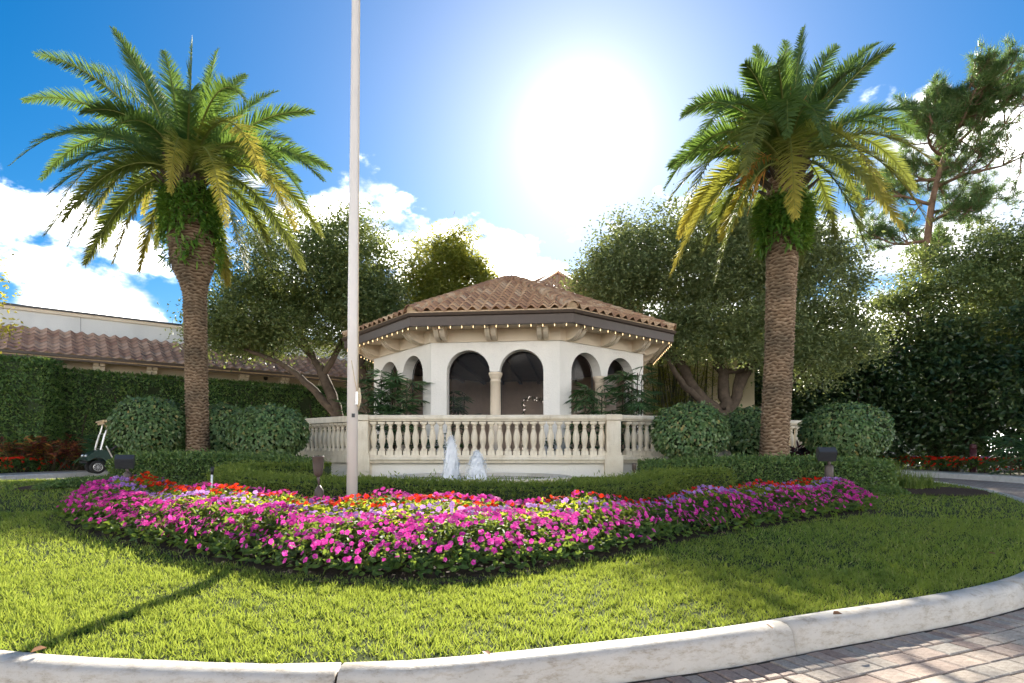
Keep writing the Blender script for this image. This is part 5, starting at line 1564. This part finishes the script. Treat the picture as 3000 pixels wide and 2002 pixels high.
# ------------------------------------------------------------------ mulch, ground cover, liriope, crotons
def patch(name, cx, cy, rx, ry, mat, lift=.008):
    pts = [(cx + rx * math.cos(a) * (1 + .1 * math.sin(3 * a)), cy + ry * math.sin(a)) for a in np.linspace(0, 2 * np.pi, 25)[:-1]]
    V = [(cx, cy, float(gz(cx, cy)) + lift + .01)] + [(x, y, float(gz(x, y)) + lift) for x, y in pts]
    mid_ = [(cx + (x - cx) * .5, cy + (y - cy) * .5) for x, y in pts]; V += [(x, y, float(gz(x, y)) + lift + .005) for x, y in mid_]
    fs = [(0, 25 + k, 25 + (k + 1) % 24) for k in range(24)] + [(25 + k, 1 + k, 1 + (k + 1) % 24, 25 + (k + 1) % 24) for k in range(24)]
    o = MB().add(V, fs).build(name, mat, None, True); o['kind'] = 'structure'
    return o


patch('mulch', -9.2, 12.1, 1.1, .8, M['mulch'], .02); patch('mulch', 8.7, 13.0, 1.9, 1.3, M['mulch'], .02)


def cover(label, cx, cy, rx, ry, h, n, seed):
    rg = np.random.default_rng(seed); g = float(gz(cx, cy)); t = empty('ground_cover', (cx, cy, g)); tag(t, label, 'ground cover')
    a = rg.uniform(0, 6.283, n); r = np.sqrt(rg.random(n)); x = cx + rx * r * np.cos(a); y = cy + ry * r * np.sin(a)
    z = gz(x, y) + h * np.sqrt(np.clip(1 - r ** 4, 0, 1)) * rg.uniform(.55, 1.02, n)
    leaves('foliage', M['box_hedge'], t, np.column_stack([x, y, z]), rdir(n, .5, .3), rdir(n, .7, 1.3), .06 * rg.uniform(.7, 1.2, n), .03, 4, .2, .1)


cover('low round ground cover mat beside the golf cart', -8.75, 11.75, .85, .55, .16, 3500, 61)
cover('low ground cover mat at the right end of the flower bed', 7.3, 11.9, .8, .5, .15, 3200, 62)


def tuft(label, x, y, n, L, seed):
    rg = np.random.default_rng(seed); g = float(gz(x, y)); t = empty('liriope', (x, y, g)); tag(t, label, 'grass clump', 'liriope clumps at the right lawn edge')
    a = rg.uniform(0, 6.283, n); lean = rg.uniform(.15, 1.1, n)
    V, Fs_ = [], []
    pts = 6; LLn = L * rg.uniform(.7, 1.15, n)
    bx = x + .12 * rg.normal(size=n); by = y + .12 * rg.normal(size=n)
    for k in range(pts):
        f = k / (pts - 1); hor = LLn * lean * f ** 1.5 * .75; ver = LLn * (f * (1.1 - .35 * lean) - lean * .55 * f ** 3)
        px_, py_ = bx + np.cos(a) * hor, by + np.sin(a) * hor; w = .008 * (1 - f * .85)
        V.append(np.stack([np.column_stack([px_ - np.sin(a) * w, py_ + np.cos(a) * w, g + ver]), np.column_stack([px_ + np.sin(a) * w, py_ - np.cos(a) * w, g + ver])], 1))
    V = np.stack(V, 1).reshape(n, pts * 2, 3); b = (np.arange(n) * pts * 2)[:, None]
    for k in range(pts - 1): Fs_.append(b + [2 * k, 2 * k + 1, 2 * k + 3, 2 * k + 2])
    o = link('blades', np_mesh('blades', V.reshape(-1, 3) - np.array(origin(t)), [np.vstack(Fs_)]), t, M['liriope']); o['kind'] = 'stuff'


for k, (px, d, L, lab) in enumerate([(2560, 13.3, .62, 'arching liriope clump closest to the right box hedge'), (2620, 13.6, .66, 'largest arching liriope clump above the mulch'), (2668, 13.1, .46, 'small yellowish liriope clump near the end of the mulch'), (2708, 13.4, .42, 'rightmost small liriope clump at the drive edge'), (2590, 14.6, .6, 'liriope clump behind the other clumps')]):
    tuft(lab, PX(px, d), d, 330, L, 70 + k)


def bushy(name, label, cat, x, y, z, n_st, h, spread, LL, LW, mat, seed, per=26):
    rg = np.random.default_rng(seed); t = empty(name, (x, y, z)); tag(t, label, cat)
    m = MB(); pos = []; ax = []
    for k in range(n_st):
        a = rg.uniform(0, 6.283); r = spread * math.sqrt(rg.random()); hh = h * rg.uniform(.5, 1.0)
        bs = np.array([x + .3 * r * math.cos(a), y + .3 * r * math.sin(a), z]); tp2 = np.array([x + r * math.cos(a), y + r * math.sin(a), z + hh])
        m.tube([bs, (bs + tp2) / 2 + rg.normal(size=3) * .04, tp2], [.014, .011, .006], 4)
        for j in range(per):
            f = rg.uniform(.4, 1.0) ** .7; b = rg.uniform(0, 6.283)
            pos.append(bs + (tp2 - bs) * f); ax.append((math.cos(b), math.sin(b), rg.uniform(.1, 1.1) * f))
    m.build('stem', M['stem'], t)
    n = len(pos); ax = unit(np.array(ax)); leaves('leaf_mass', mat, t, np.array(pos), ax, unit(np.array([0, 0, 1.0]) + rg.normal(size=(n, 3)) * .3), LL * rg.uniform(.7, 1.2, n), LW, 6, .15, .25)


for k, (px, d, h, lab) in enumerate([(60, 21.6, 1.35, 'dark red croton shrub at the left edge before the hedge block'), (150, 22.2, 1.2, 'dark red croton shrub between the hedge block and the bright croton'), (205, 22.8, 1.45, 'orange and yellow tipped croton shrub left of the golf cart'), (250, 23.4, 1.25, 'red croton shrub partly behind the golf cart'), (640, 17.0, 1.0, 'reddish croton behind the left palm base')]):
    bushy('croton', lab, 'shrub', PX(px, d), d, .46, 16, h, .85, .26, .075, M['croton'], 80 + k)
bushy('maroon_cordyline', 'dark maroon spiky plant between the right palm trunk and shrub', 'plant', PX(2335, 14.6), 14.6, float(gz(PX(2335, 14.6), 14.6)), 10, .8, .42, .42, .05, M['maroon_leaf'], 90)


def fan_palm(name, label, bases, fans, z0, zr, spread, seed, LL=.42, cat='palm'):
    """lady palms: thin canes with fingered fans"""
    rg = np.random.default_rng(seed); bx, by = np.mean([b[0] for b in bases]), np.mean([b[1] for b in bases]); t = empty(name, (bx, by, z0)); tag(t, label, cat)
    st = MB(); pos, ax, nr, ll = [], [], [], []
    for k in range(fans):
        b = bases[rg.integers(len(bases))]; a = rg.uniform(0, 6.283); z = z0 + rg.uniform(*zr); r = spread * rg.uniform(.25, 1) * (1.15 - .5 * (z - z0) / zr[1])
        c0 = np.array([b[0] + .05 * rg.normal(), b[1] + .05 * rg.normal(), z - .2]); e = c0 + np.array([r * math.cos(a), r * math.sin(a), .18 + .1 * rg.normal()])
        st.tube([c0 - np.array([0, 0, .02]), (c0 + e) / 2 + np.array([0, 0, .05]), e], [.007, .006, .005], 4, False)
        d = unit((e - c0)[None])[0]; tilt = np.array([math.cos(a), math.sin(a), .30 + .35 * rg.normal()]); tilt /= np.linalg.norm(tilt)
        sdv = np.cross(tilt, [0, 0, 1.0]); sdv /= np.linalg.norm(sdv); upn = np.cross(sdv, tilt); nf = rg.integers(7, 11)
        for j in range(nf):
            th = (j / (nf - 1) - .5) * 3.5
            pos.append(e); ax.append(tilt * math.cos(th) + sdv * math.sin(th) - np.array([0, 0, .06])); nr.append(upn); ll.append(LL * rg.uniform(.8, 1.1) * (1 - .12 * abs(th)))
    for b in bases: st.tube([(b[0], b[1], z0 - .05), (b[0] + .05, b[1], z0 + zr[1] - .15)], [.02, .014], 5)
    st.build('cane', M['stem'], t)
    V, Fs_ = leaf_arrays(np.array(pos), np.array(ax), np.array(nr), np.array(ll), .042, 6, .12, .34)
    o = link('fans', np_mesh('fans', V - np.array(origin(t)), Fs_), t, M['rhapis']); o['kind'] = 'stuff'


fan_palm('lady_palm', 'clump of lady palms in front of the left pavilion arches', [(-4.15, 16.6), (-3.75, 16.45), (-3.3, 16.2), (-2.95, 16.05), (-3.5, 16.8)], 120, 1.09, (.3, 2.3), .55, 91, .52)
fan_palm('lady_palm', 'lady palm against the left arch of the right pavilion wall', [(1.95, 15.75), (2.2, 15.85), (2.45, 16.1)], 62, 1.09, (.3, 2.0), .42, 92, .46)
fan_palm('lady_palm', 'tall lady palm beside the far right pavilion column', [(3.1, 16.45), (3.4, 16.65), (3.75, 16.95), (3.5, 16.4)], 95, 1.09, (.3, 2.5), .5, 93, .5)
fan_palm('lady_palm', 'small lady palm inside the left front arch', [(-1.75, 16.95), (-1.45, 17.1)], 30, 1.13, (.3, 1.9), .35, 94, .42)
fan_palm('fan_palm', 'small fan palm behind the golf cart', [(PX(330, 22.0), 22.0), (PX(290, 22.2), 22.2)], 34, .42, (.4, 1.4), .5, 95, .55)
fan_palm('fan_palm', 'dark fan palm at the right edge under the trees', [(PX(2960, 18.3), 18.3), (PX(2985, 18.5), 18.5)], 40, .42, (.4, 1.3), .55, 96, .6)
fan_palm('lady_palm', 'low leafy plants along the terrace behind the balusters', [(-3.0 + .5 * k, 14.65) for k in range(4)] + [(1.0, 14.6), (1.6, 14.7)], 60, 1.09, (.2, .45), .22, 97, .2, 'plant')

# ------------------------------------------------------------------ grass
rng = np.random.default_rng(505)


def grass(n, ylim, hgt, wid, name_parts):
    x = rng.uniform(-15.2, 11.4, n); y = rng.uniform(ylim[0], ylim[1], n)
    k = inside(x, y, BD) & (np.abs(x) < 1.0 * y + 1.0); x, y = x[k], y[k]
    k = ~inside(x, y, POLYG); x, y = x[k], y[k]
    k = ~((((x + 9.2) / 1.0) ** 2 + ((y - 12.1) / .7) ** 2 < 1) | (((x - 8.7) / 1.8) ** 2 + ((y - 13.0) / 1.2) ** 2 < 1)); x, y = x[k], y[k]
    k = (edge_dist(x, y, BD) > .015); x, y = x[k], y[k]
    n = len(x)
    cl_ = np.sin(x * 13 + 2 * np.sin(y * 9)) * np.sin(y * 15 + 2 * np.sin(x * 7)) + .6 * np.sin(x * 31) * np.sin(y * 29)
    k = rng.random(n) < .80 + .22 * cl_ + .25 * np.sin(x * 2.3 + np.sin(y * 3.1)) * np.sin(y * 2.7); x, y, cl_ = x[k], y[k], cl_[k]; n = len(x)
    hs_ = hgt * (1 + .34 * cl_) * rng.uniform(.55, 1.25, n)
    a = rng.uniform(0, 6.283, n); ln = rng.uniform(.15, 1.5, n)
    ax = unit(np.column_stack([np.cos(a) * ln, np.sin(a) * ln, np.full(n, 1.0)])); nr = unit(np.column_stack([np.cos(a + .5), np.sin(a + .5), rng.uniform(-.2, .9, n)]))
    return leaf_arrays(np.column_stack([x, y, gz(x, y) - .006]), ax, nr, hs_, wid * rng.uniform(.7, 1.3, n), 5, 0, .35)


front_off = FC + unit(FC - np.array([-.3, 7.6])) * .06
POLYG = np.vstack([front_off[::6], BC[::-6]])
Vs, F4, F3, off = [], [], [], 0
for n, yl, hg, wd in ((430000, (2.8, 5.2), .046, .006), (240000, (5.2, 8.5), .05, .0085), (130000, (8.5, 18), .058, .012)):
    V, Fs_ = grass(n, yl, hg, wd, None)
    Vs.append(V); F4.append(Fs_[0] + off); F3.append(Fs_[1] + off); off += len(V)
go = link('grass', np_mesh('grass', np.vstack(Vs), [np.vstack(F4), np.vstack(F3)]), None, M['grass']); tag(go, 'short bright green lawn grass', 'grass', kind='stuff')

# a few fallen leaves
for k, (px, py, lab) in enumerate([(1415, 1912, 'brown fallen leaf on the lawn near the kerb centre'), (2245, 1832, 'brown fallen leaf where the right kerb joint meets the grass'), (2440, 1803, 'brown fallen leaf at the kerb edge on the right'), (138, 1900, 'brown fallen leaf at the lower left kerb edge'), (2915, 1625, 'pale fallen leaf on the right lawn'), (2110, 1562, 'brown fallen leaf below the right part of the bed')]):
    d = 3.2
    for _ in range(30): d = (CZ - float(gz(PX(px, d), d)) - .05) * F / (py - HY)
    x = PX(px, d); z = float(gz(x, d)) + .055; t = 6.28 * R.random()
    V, Fs_ = leaf_arrays(np.array([[x, d, z]]), np.array([[math.cos(t), math.sin(t), .15]]), np.array([[.2, -.3, 1.0]]), .075, .04, 6, .25, .2)
    o = link('fallen_leaf', np_mesh('fallen_leaf', V, Fs_), None, M['dry_leaf']); tag(o, lab, 'leaf', 'fallen leaves on the lawn')

# ------------------------------------------------------------------ flagpole
fpx, fd = PX(1031, 7.35), 7.35
fpz = float(gz(fpx, fd)) - .05
fp = empty('flagpole', (fpx, fd, fpz)); tag(fp, 'tall tapered cream flagpole with rope rising from the flower bed', 'flagpole')
m = MB(); m.tube([(fpx, fd, fpz), (fpx + .015, fd, 3.0), (fpx + .05, fd, 7.0), (fpx + .08, fd, 10.5)], [.069, .066, .05, .035], 24); m.build('pole', M['flag_white'], fp, True)
MB().lathe([(.11, 0), (.11, .05), (.085, .07), (.075, .12), (.0692, .13)], 24, (fpx, fd, fpz + .02)).build('base_collar', M['alloy'], fp, True)
MB().lathe([(.01, -.1), (.07, -.06), (.1, 0), (.07, .06), (.01, .1)], 16, (fpx + .08, fd, 10.58)).build('ball_finial', M['brass'], fp, True)
rx = fpx + .072
rp = MB(); rp.tube([(rx + .012, fd - .02, 1.92), (rx + .014, fd - .015, 3.5), (rx + .03, fd - .01, 7.0), (rx + .05, fd, 10.4)], .006, 6); rp.tube([(rx - .06, fd - .066, 2.35), (rx - .02, fd - .06, 2.1), (rx + .008, fd - .03, 1.95)], .006, 5)
for k in range(7):
    rp.tube([(rx + .01 + R.uniform(-.012, .02), fd - .03 + R.uniform(-.02, .02), 1.98 + R.uniform(-.03, .03)), (rx + .035 + R.uniform(-.01, .02), fd - .04, 1.88 + R.uniform(-.05, .05)), (rx + .012 + R.uniform(-.01, .02), fd - .03, 1.76 + R.uniform(-.04, .04))], .008, 5)
rp.build('rope', M['rope'], fp, True)
cl = MB(); cl.box((rx + .0, fd - .03, 1.88), (.03, .03, .16)); cl.build('cleat', M['alloy'], fp)
MB().box((fpx + .035, fd - .066, 1.66), (.038, .012, .048), .45).build('name_plate', M['dark_grey'], fp)

# ------------------------------------------------------------------ garden lights
d = 7.2; ux = PX(932, d); ug = float(gz(ux, d)); ul = empty('uplight', (ux, d, ug)); tag(ul, 'bronze cup shaped garden uplight left of the flagpole', 'garden light')
zc = PZ(1394, d)
MB().lathe([(.012, zc - .02), (.045, zc + .01), (.056, zc + .05), (.064, zc + .12), (.069, zc + .225), (.071, zc + .228), (.071, zc + .245), (.062, zc + .245), (.058, zc + .2), (.01, zc + .19)], 20, (ux, d, 0)).build('lamp_cup', M['bronze'], ul, True)
MB().tube([(ux + .012, d, zc - .13), (ux + .006, d, zc - .06), (ux, d, zc)], [.012, .016, .02], 8).build('swivel', M['bronze'], ul, True)
MB().lathe([(.055, ug - .05), (.055, zc - .2), (.052, zc - .18), (.035, zc - .15), (.014, zc - .12)], 16, (ux + .012, d, 0)).build('base', M['bronze'], ul, True)


def floodlight(label, px, py, d, rz, tilt):
    c_ = P(px, py, d); g = float(gz(c_.x, d)); t = empty('floodlight', (c_.x, d, g)); tag(t, label, 'floodlight', 'pair of dark garden floodlights')
    Mx = (Matrix.Rotation(rz, 4, 'Z') @ Matrix.Rotation(tilt, 4, 'X')).to_3x3(); Tm = Matrix.Translation(c_) @ Mx.to_4x4()
    hs_ = MB(); pr = [(-.11, -.10), (.07, -.10), (.12, -.04), (.12, .06), (.06, .11), (-.11, .11)]
    hs_.prism(pr, c_ - Mx @ Vector((.15, 0, 0)), Mx @ Vector((0, 1, 0)), Mx @ Vector((0, 0, 1)), Mx @ Vector((1, 0, 0)), .30); hs_.build('housing', M['dark_grey'], t)
    fn = MB()
    for k in range(7): fn.box(c_ + Mx @ Vector((0, -.115, -.08 + .028 * k)), (.29, .02, .008), M=Mx)
    fn.build('cooling_fin', M['dark_grey'], t)
    MB().box(c_ + Mx @ Vector((0, .124, .01)), (.26, .012, .09), M=Mx).build('lens', M['clear_glass'], t)
    MB().tube([c_ + Vector((.02, 0, -.09)), c_ + Vector((.05, 0, -.16)), c_ + Vector((.05, 0, -.24))], [.03, .028, .035], 10).build('bracket', M['bronze'], t, True)
    MB().lathe([(.075, g - .05), (.075, c_.z - .25), (.06, c_.z - .22), (.03, c_.z - .2)], 14, (c_.x + .05, d, 0)).build('post', M['bronze'], t, True)


floodlight('dark floodlight by the left box hedge near the golf cart', 366, 1352, 11.0, .45, .5)
floodlight('dark floodlight standing before the right box hedge', 2421, 1330, 10.9, -.25, .55)
d = 8.9; sx = PX(619, d); sg = float(gz(sx, d)); sp = empty('marker_stake', (sx, d, sg)); tag(sp, 'thin white stake with black top at the left of the bed', 'stake')
MB().tube([(sx, d, sg - .02), (sx + .01, d, PZ(1390, d))], .016, 10).build('stake', M['white_paint'], sp, True); MB().tube([(sx + .01, d, PZ(1391, d)), (sx + .02, d, PZ(1369, d))], [.022, .026], 10).build('cap', M['black'], sp, True)
d = 10.6; sx = PX(1858, d); sg = float(gz(sx, d)); sp = empty('path_light', (sx, d, sg)); tag(sp, 'small dark spot fixture peeking over the low hedge on the right', 'garden light')
MB().lathe([(.02, sg), (.02, PZ(1380, d)), (.04, PZ(1378, d)), (.043, PZ(1362, d)), (.046, PZ(1358, d)), (.03, PZ(1358, d))], 12, (sx, d, 0)).build('fixture', M['bronze'], sp, True)
d = 21.3; sx = PX(2851, d); sp = empty('bollard', (sx, d, .47)); tag(sp, 'maroon fluted bollard standing in the right red flower bed', 'bollard')
bz = PZ(1302, d) - .44
bo = MB(); bo.lathe([(.13, .40), (.13, .5), (.105, .52), (.105, .60)], 16, (sx, d, 0)); bo.build('base', M['maroon_paint'], sp, True)
bo = MB()
for k in range(12): bo.tube([(sx + .082 * math.cos(k * .5236), d + .082 * math.sin(k * .5236), .58), (sx + .082 * math.cos(k * .5236), d + .082 * math.sin(k * .5236), bz + .3)], .022, 6)
bo.lathe([(.085, .58), (.085, bz + .3)], 12, (sx, d, 0)); bo.build('shaft', M['maroon_paint'], sp, True)
MB().lathe([(.11, bz + .29), (.115, bz + .32), (.10, bz + .34), (.10, bz + .36), (.12, bz + .37), (.105, bz + .42), (.06, bz + .45), (.01, bz + .46)], 16, (sx, d, 0)).build('cap', M['maroon_paint'], sp, True)

# ------------------------------------------------------------------ fountain
fx, fy = -.62, 11.3
fg = float(gz(fx, fy)); fo = empty('fountain_basin', (fx, fy, fg)); tag(fo, 'round stone fountain basin behind the low hedge', 'fountain')
MB().lathe([(1.75, fg - .1), (1.75, fg + .04), (1.78, fg + .06), (1.78, fg + .09), (1.52, fg + .09), (1.5, fg + .02)], 40, (fx, fy, 0)).build('rim', M['stone'], fo, True)
MB().lathe([(.01, fg + .032), (1.51, fg + .03)], 40, (fx, fy, 0)).build('water', M['water'], fo, True)


def jet(label, px, top, d, r, seed):
    rg = np.random.default_rng(seed); x = PX(px, d); zt = PZ(top, d); g = fg + .03; H = zt - g
    t = empty('water_jet', (x, d, g)); tag(t, label, 'water jet', 'foaming jets of the fountain')
    nA, nz = 40, 46; th = np.arange(nA) * 2 * np.pi / nA; f = np.linspace(0, 1, nz); T_, Z_ = np.meshgrid(th, f)
    rr = .85 * r * (1 - Z_ ** 3.0) ** .55 * (1.0 - .38 * Z_) + .01
    rr = rr * (1 + .09 * np.sin(T_ * 4 + Z_ * 5 + seed) + .06 * np.sin(T_ * 7 - Z_ * 11) + .05 * np.sin(T_ * 13 + Z_ * 2) + .05 * np.sin(Z_ * 23 + 3 * np.sin(T_ * 2)))
    V = np.stack([x + rr * np.cos(T_), d + rr * np.sin(T_), g + Z_ * H * (1 + .025 * np.sin(T_ * 3 + seed) + .02 * np.sin(T_ * 7) * Z_)], -1).reshape(-1, 3) - np.array(origin(t))
    i, j = np.meshgrid(np.arange(nz - 1), np.arange(nA), indexing='ij'); Fq = np.stack([i * nA + j, i * nA + (j + 1) % nA, (i + 1) * nA + (j + 1) % nA, (i + 1) * nA + j], -1).reshape(-1, 4)
    link('foam', np_mesh('foam', V, [Fq], True), t, M['foam'])
    oc = np.array([[1, 0, 0], [-1, 0, 0], [0, 1, 0], [0, -1, 0], [0, 0, 1], [0, 0, -1.0]]); of = np.array([[0, 2, 4], [2, 1, 4], [1, 3, 4], [3, 0, 4], [2, 0, 5], [1, 2, 5], [3, 1, 5], [0, 3, 5]])
    n = 800; a = rg.uniform(0, 6.283, n); f = rg.random(n) ** .8; r2 = r * (1 - f ** 3.0) ** .55 * (1 - .38 * f) * (.95 + np.abs(rg.normal(size=n)) * .22) + .012; s = rg.uniform(.002, .008, n)
    c3 = np.column_stack([x + r2 * np.cos(a), d + r2 * np.sin(a), g + f * H * 1.05 + .02 * rg.normal(size=n)]) - np.array(origin(t))
    V = (oc[None] * s[:, None, None] * np.array([1, 1, 2.4]) + c3[:, None, :]).reshape(-1, 3); Fq = (of[None] + (np.arange(n) * 6)[:, None, None]).reshape(-1, 3)
    o = link('droplets', np_mesh('droplets', V, [Fq], True), t, M['foam']); o['kind'] = 'stuff'


jet('taller foaming white water jet on the left of the fountain', 1322, 1284, 11.2, .17, 1)
jet('shorter foaming white water jet on the right of the fountain', 1397, 1326, 11.0, .19, 2)

# ------------------------------------------------------------------ golf cart
gd = 20.3; gxp = PX(366, gd)
cart = empty('golf_cart', (gxp, gd, float(drive_z(gd)) + .176), math.pi + math.radians(44)); tag(cart, 'dark green golf cart with tan roof and amber beacon on the left pavement', 'golf cart')


def cpart(name, mb, mat, parent=None, smooth=False):
    return mb.build(name, mat, parent or cart, smooth, world=False)


W = .58     # half width; +x is forward
side = [(.42, .30), (.45, .62), (.62, .78), (.80, .80), (1.02, .70), (1.17, .58), (1.20, .46), (1.12, .42), (1.06, .44), (1.0, .50), (.86, .55), (.72, .50), (.62, .38), (.58, .28), (.50, .26)]
cpart('front_cowl', MB().prism(side, (0, -W, 0), (1, 0, 0), (0, 0, 1), (0, 1, 0), 2 * W), M['green_paint'])
cpart('floor_pan', MB().box((-.15, 0, .27), (1.35, 1.1, .06)), M['black'])
cpart('side_sill', MB().box((-.1, -W + .01, .25), (1.0, .04, .09)).box((-.1, W - .01, .25), (1.0, .04, .09)), M['alloy'])
rear = [(-.35, .28), (-.30, .62), (-.45, .66), (-1.05, .66), (-1.18, .60), (-1.20, .42), (-1.08, .36), (-1.0, .46), (-.82, .52), (-.66, .46), (-.58, .30)]
cpart('rear_body', MB().prism(rear, (0, -W, 0), (1, 0, 0), (0, 0, 1), (0, 1, 0), 2 * W), M['green_paint'])
cpart('seat', MB().box((-.52, 0, .73), (.52, 1.0, .13)), M['seat']); cpart('seat_back', MB().box((-.84, 0, 1.0), (.10, 1.0, .40), M=Matrix.Rotation(-.15, 3, 'Y')), M['seat'])
for y in (-1, 1):
    cpart('strut', MB().tube([(.36, y * .57, .30), (.60, y * .57, .86), (.63, y * .56, .93)], .026, 8), M['alloy'])
    cpart('roof_post', MB().tube([(.78, y * .52, .80), (.55, y * .50, 1.74)], .025, 8), M['alloy'])
    cpart('roof_post', MB().tube([(-.92, y * .52, .66), (-.98, y * .50, 1.74)], .02, 8), M['dark_grey'])
    cpart('headlight', MB().lathe([(.005, .03), (.045, .026), (.055, 0), (.055, -.04)], 14, (1.165, y * .36, .60), Matrix.Rotation(math.radians(72), 3, 'Y')), M['alloy'], None, True)
rf = MB(); rp_ = [(-1.1, 1.74), (-1.12, 1.79), (-1.0, 1.84), (-.3, 1.87), (.45, 1.85), (.74, 1.79), (.76, 1.75), (.70, 1.735)]
rf.prism(rp_, (0, -.61, 0), (1, 0, 0), (0, 0, 1), (0, 1, 0), 1.22); rf = cpart('roof', rf, M['canopy'])
va = MB()
for y in (-.6, .6): va.add([(.58, y, 1.745), (-1.1, y, 1.745), (-1.1, y * .985, 1.60), (-.1, y * .985, 1.585), (.46, y * .985, 1.615), (.52, y * .985, 1.66)], [(0, 1, 2, 3, 4, 5)])
va.add([(.71, -.6, 1.74), (.71, .6, 1.74), (.69, .6, 1.66), (.69, -.6, 1.66)], [(0, 1, 2, 3)]); cpart('valance', va, M['canopy'], rf)
cpart('windshield', MB().add([(.79, -.50, .84), (.79, .50, .84), (.675, .49, 1.34), (.675, -.49, 1.34)], [(0, 1, 2, 3)]), M['clear_glass'])
ws = MB(); ws.tube([(.79, -.50, .84), (.79, .50, .84), (.675, .49, 1.34), (.675, -.49, 1.34), (.79, -.50, .84)], .012, 5); ws.tube([(.55, -.5, 1.70), (.55, .5, 1.70)], .016, 6); cpart('windshield_frame', ws, M['alloy'])
st = MB(); ring = [(.14 + .11 * math.cos(a) * .75, .27 + .18 * math.sin(a), 1.05 - .14 * math.cos(a) * -1.0) for a in np.linspace(0, 2 * np.pi, 19)]; st.tube(ring, .015, 6); st.tube([(.14, .09, 1.05), (.14, .45, 1.05)], .012, 5)
sw = cpart('steering_wheel', st, M['black']); cpart('steering_column', MB().tube([(.55, .27, .72), (.14, .27, 1.05)], .025, 8), M['dark_grey'], sw)
cpart('bumper', MB().tube([(1.16, -.5, .38), (1.22, -.3, .38), (1.22, .3, .38), (1.16, .5, .38)], .035, 8), M['black'])
cpart('beacon', MB().lathe([(.05, 1.85), (.05, 1.87), (.043, 1.88), (.043, 1.93), (.03, 1.955), (.005, 1.965)], 14, (.33, -.1, 0)), M['amber'], None, True)
for x in (.86, -.82):
    for y in (-1, 1):
        Mx = Matrix.Rotation(math.pi / 2, 3, 'X')
        ty = MB().lathe([(.13, -.09), (.19, -.10), (.215, -.085), (.222, -.05), (.222, .05), (.215, .085), (.19, .10), (.13, .09)], 28, (x, y * .49, .222), Mx)
        wh = cpart('wheel', ty, M['rubber'], None, True)
        rm = MB(); rm.lathe([(.135, -.02), (.135, .02)], 24, (x, y * .565, .222), Mx); cpart('hub_disc', rm, M['black'], wh)
        rm = MB(); rm.tube([(x + .125 * math.cos(a), y * .595, .222 + .125 * math.sin(a)) for a in np.linspace(0, 2 * np.pi, 25)], .013, 6, False)
        for k in range(10):
            a = k * .6283; rm.tube([(x + .03 * math.cos(a), y * .602, .222 + .03 * math.sin(a)), (x + .122 * math.cos(a), y * .595, .222 + .122 * math.sin(a))], [.009, .014], 5)
        rm.lathe([(.035, -.015), (.035, .015)], 12, (x, y * .6, .222), Mx); cpart('rim', rm, M['alloy'], wh, True)
    cpart('axle', MB().tube([(x, -.45, .222), (x, .45, .222)], .03, 8), M['black'])
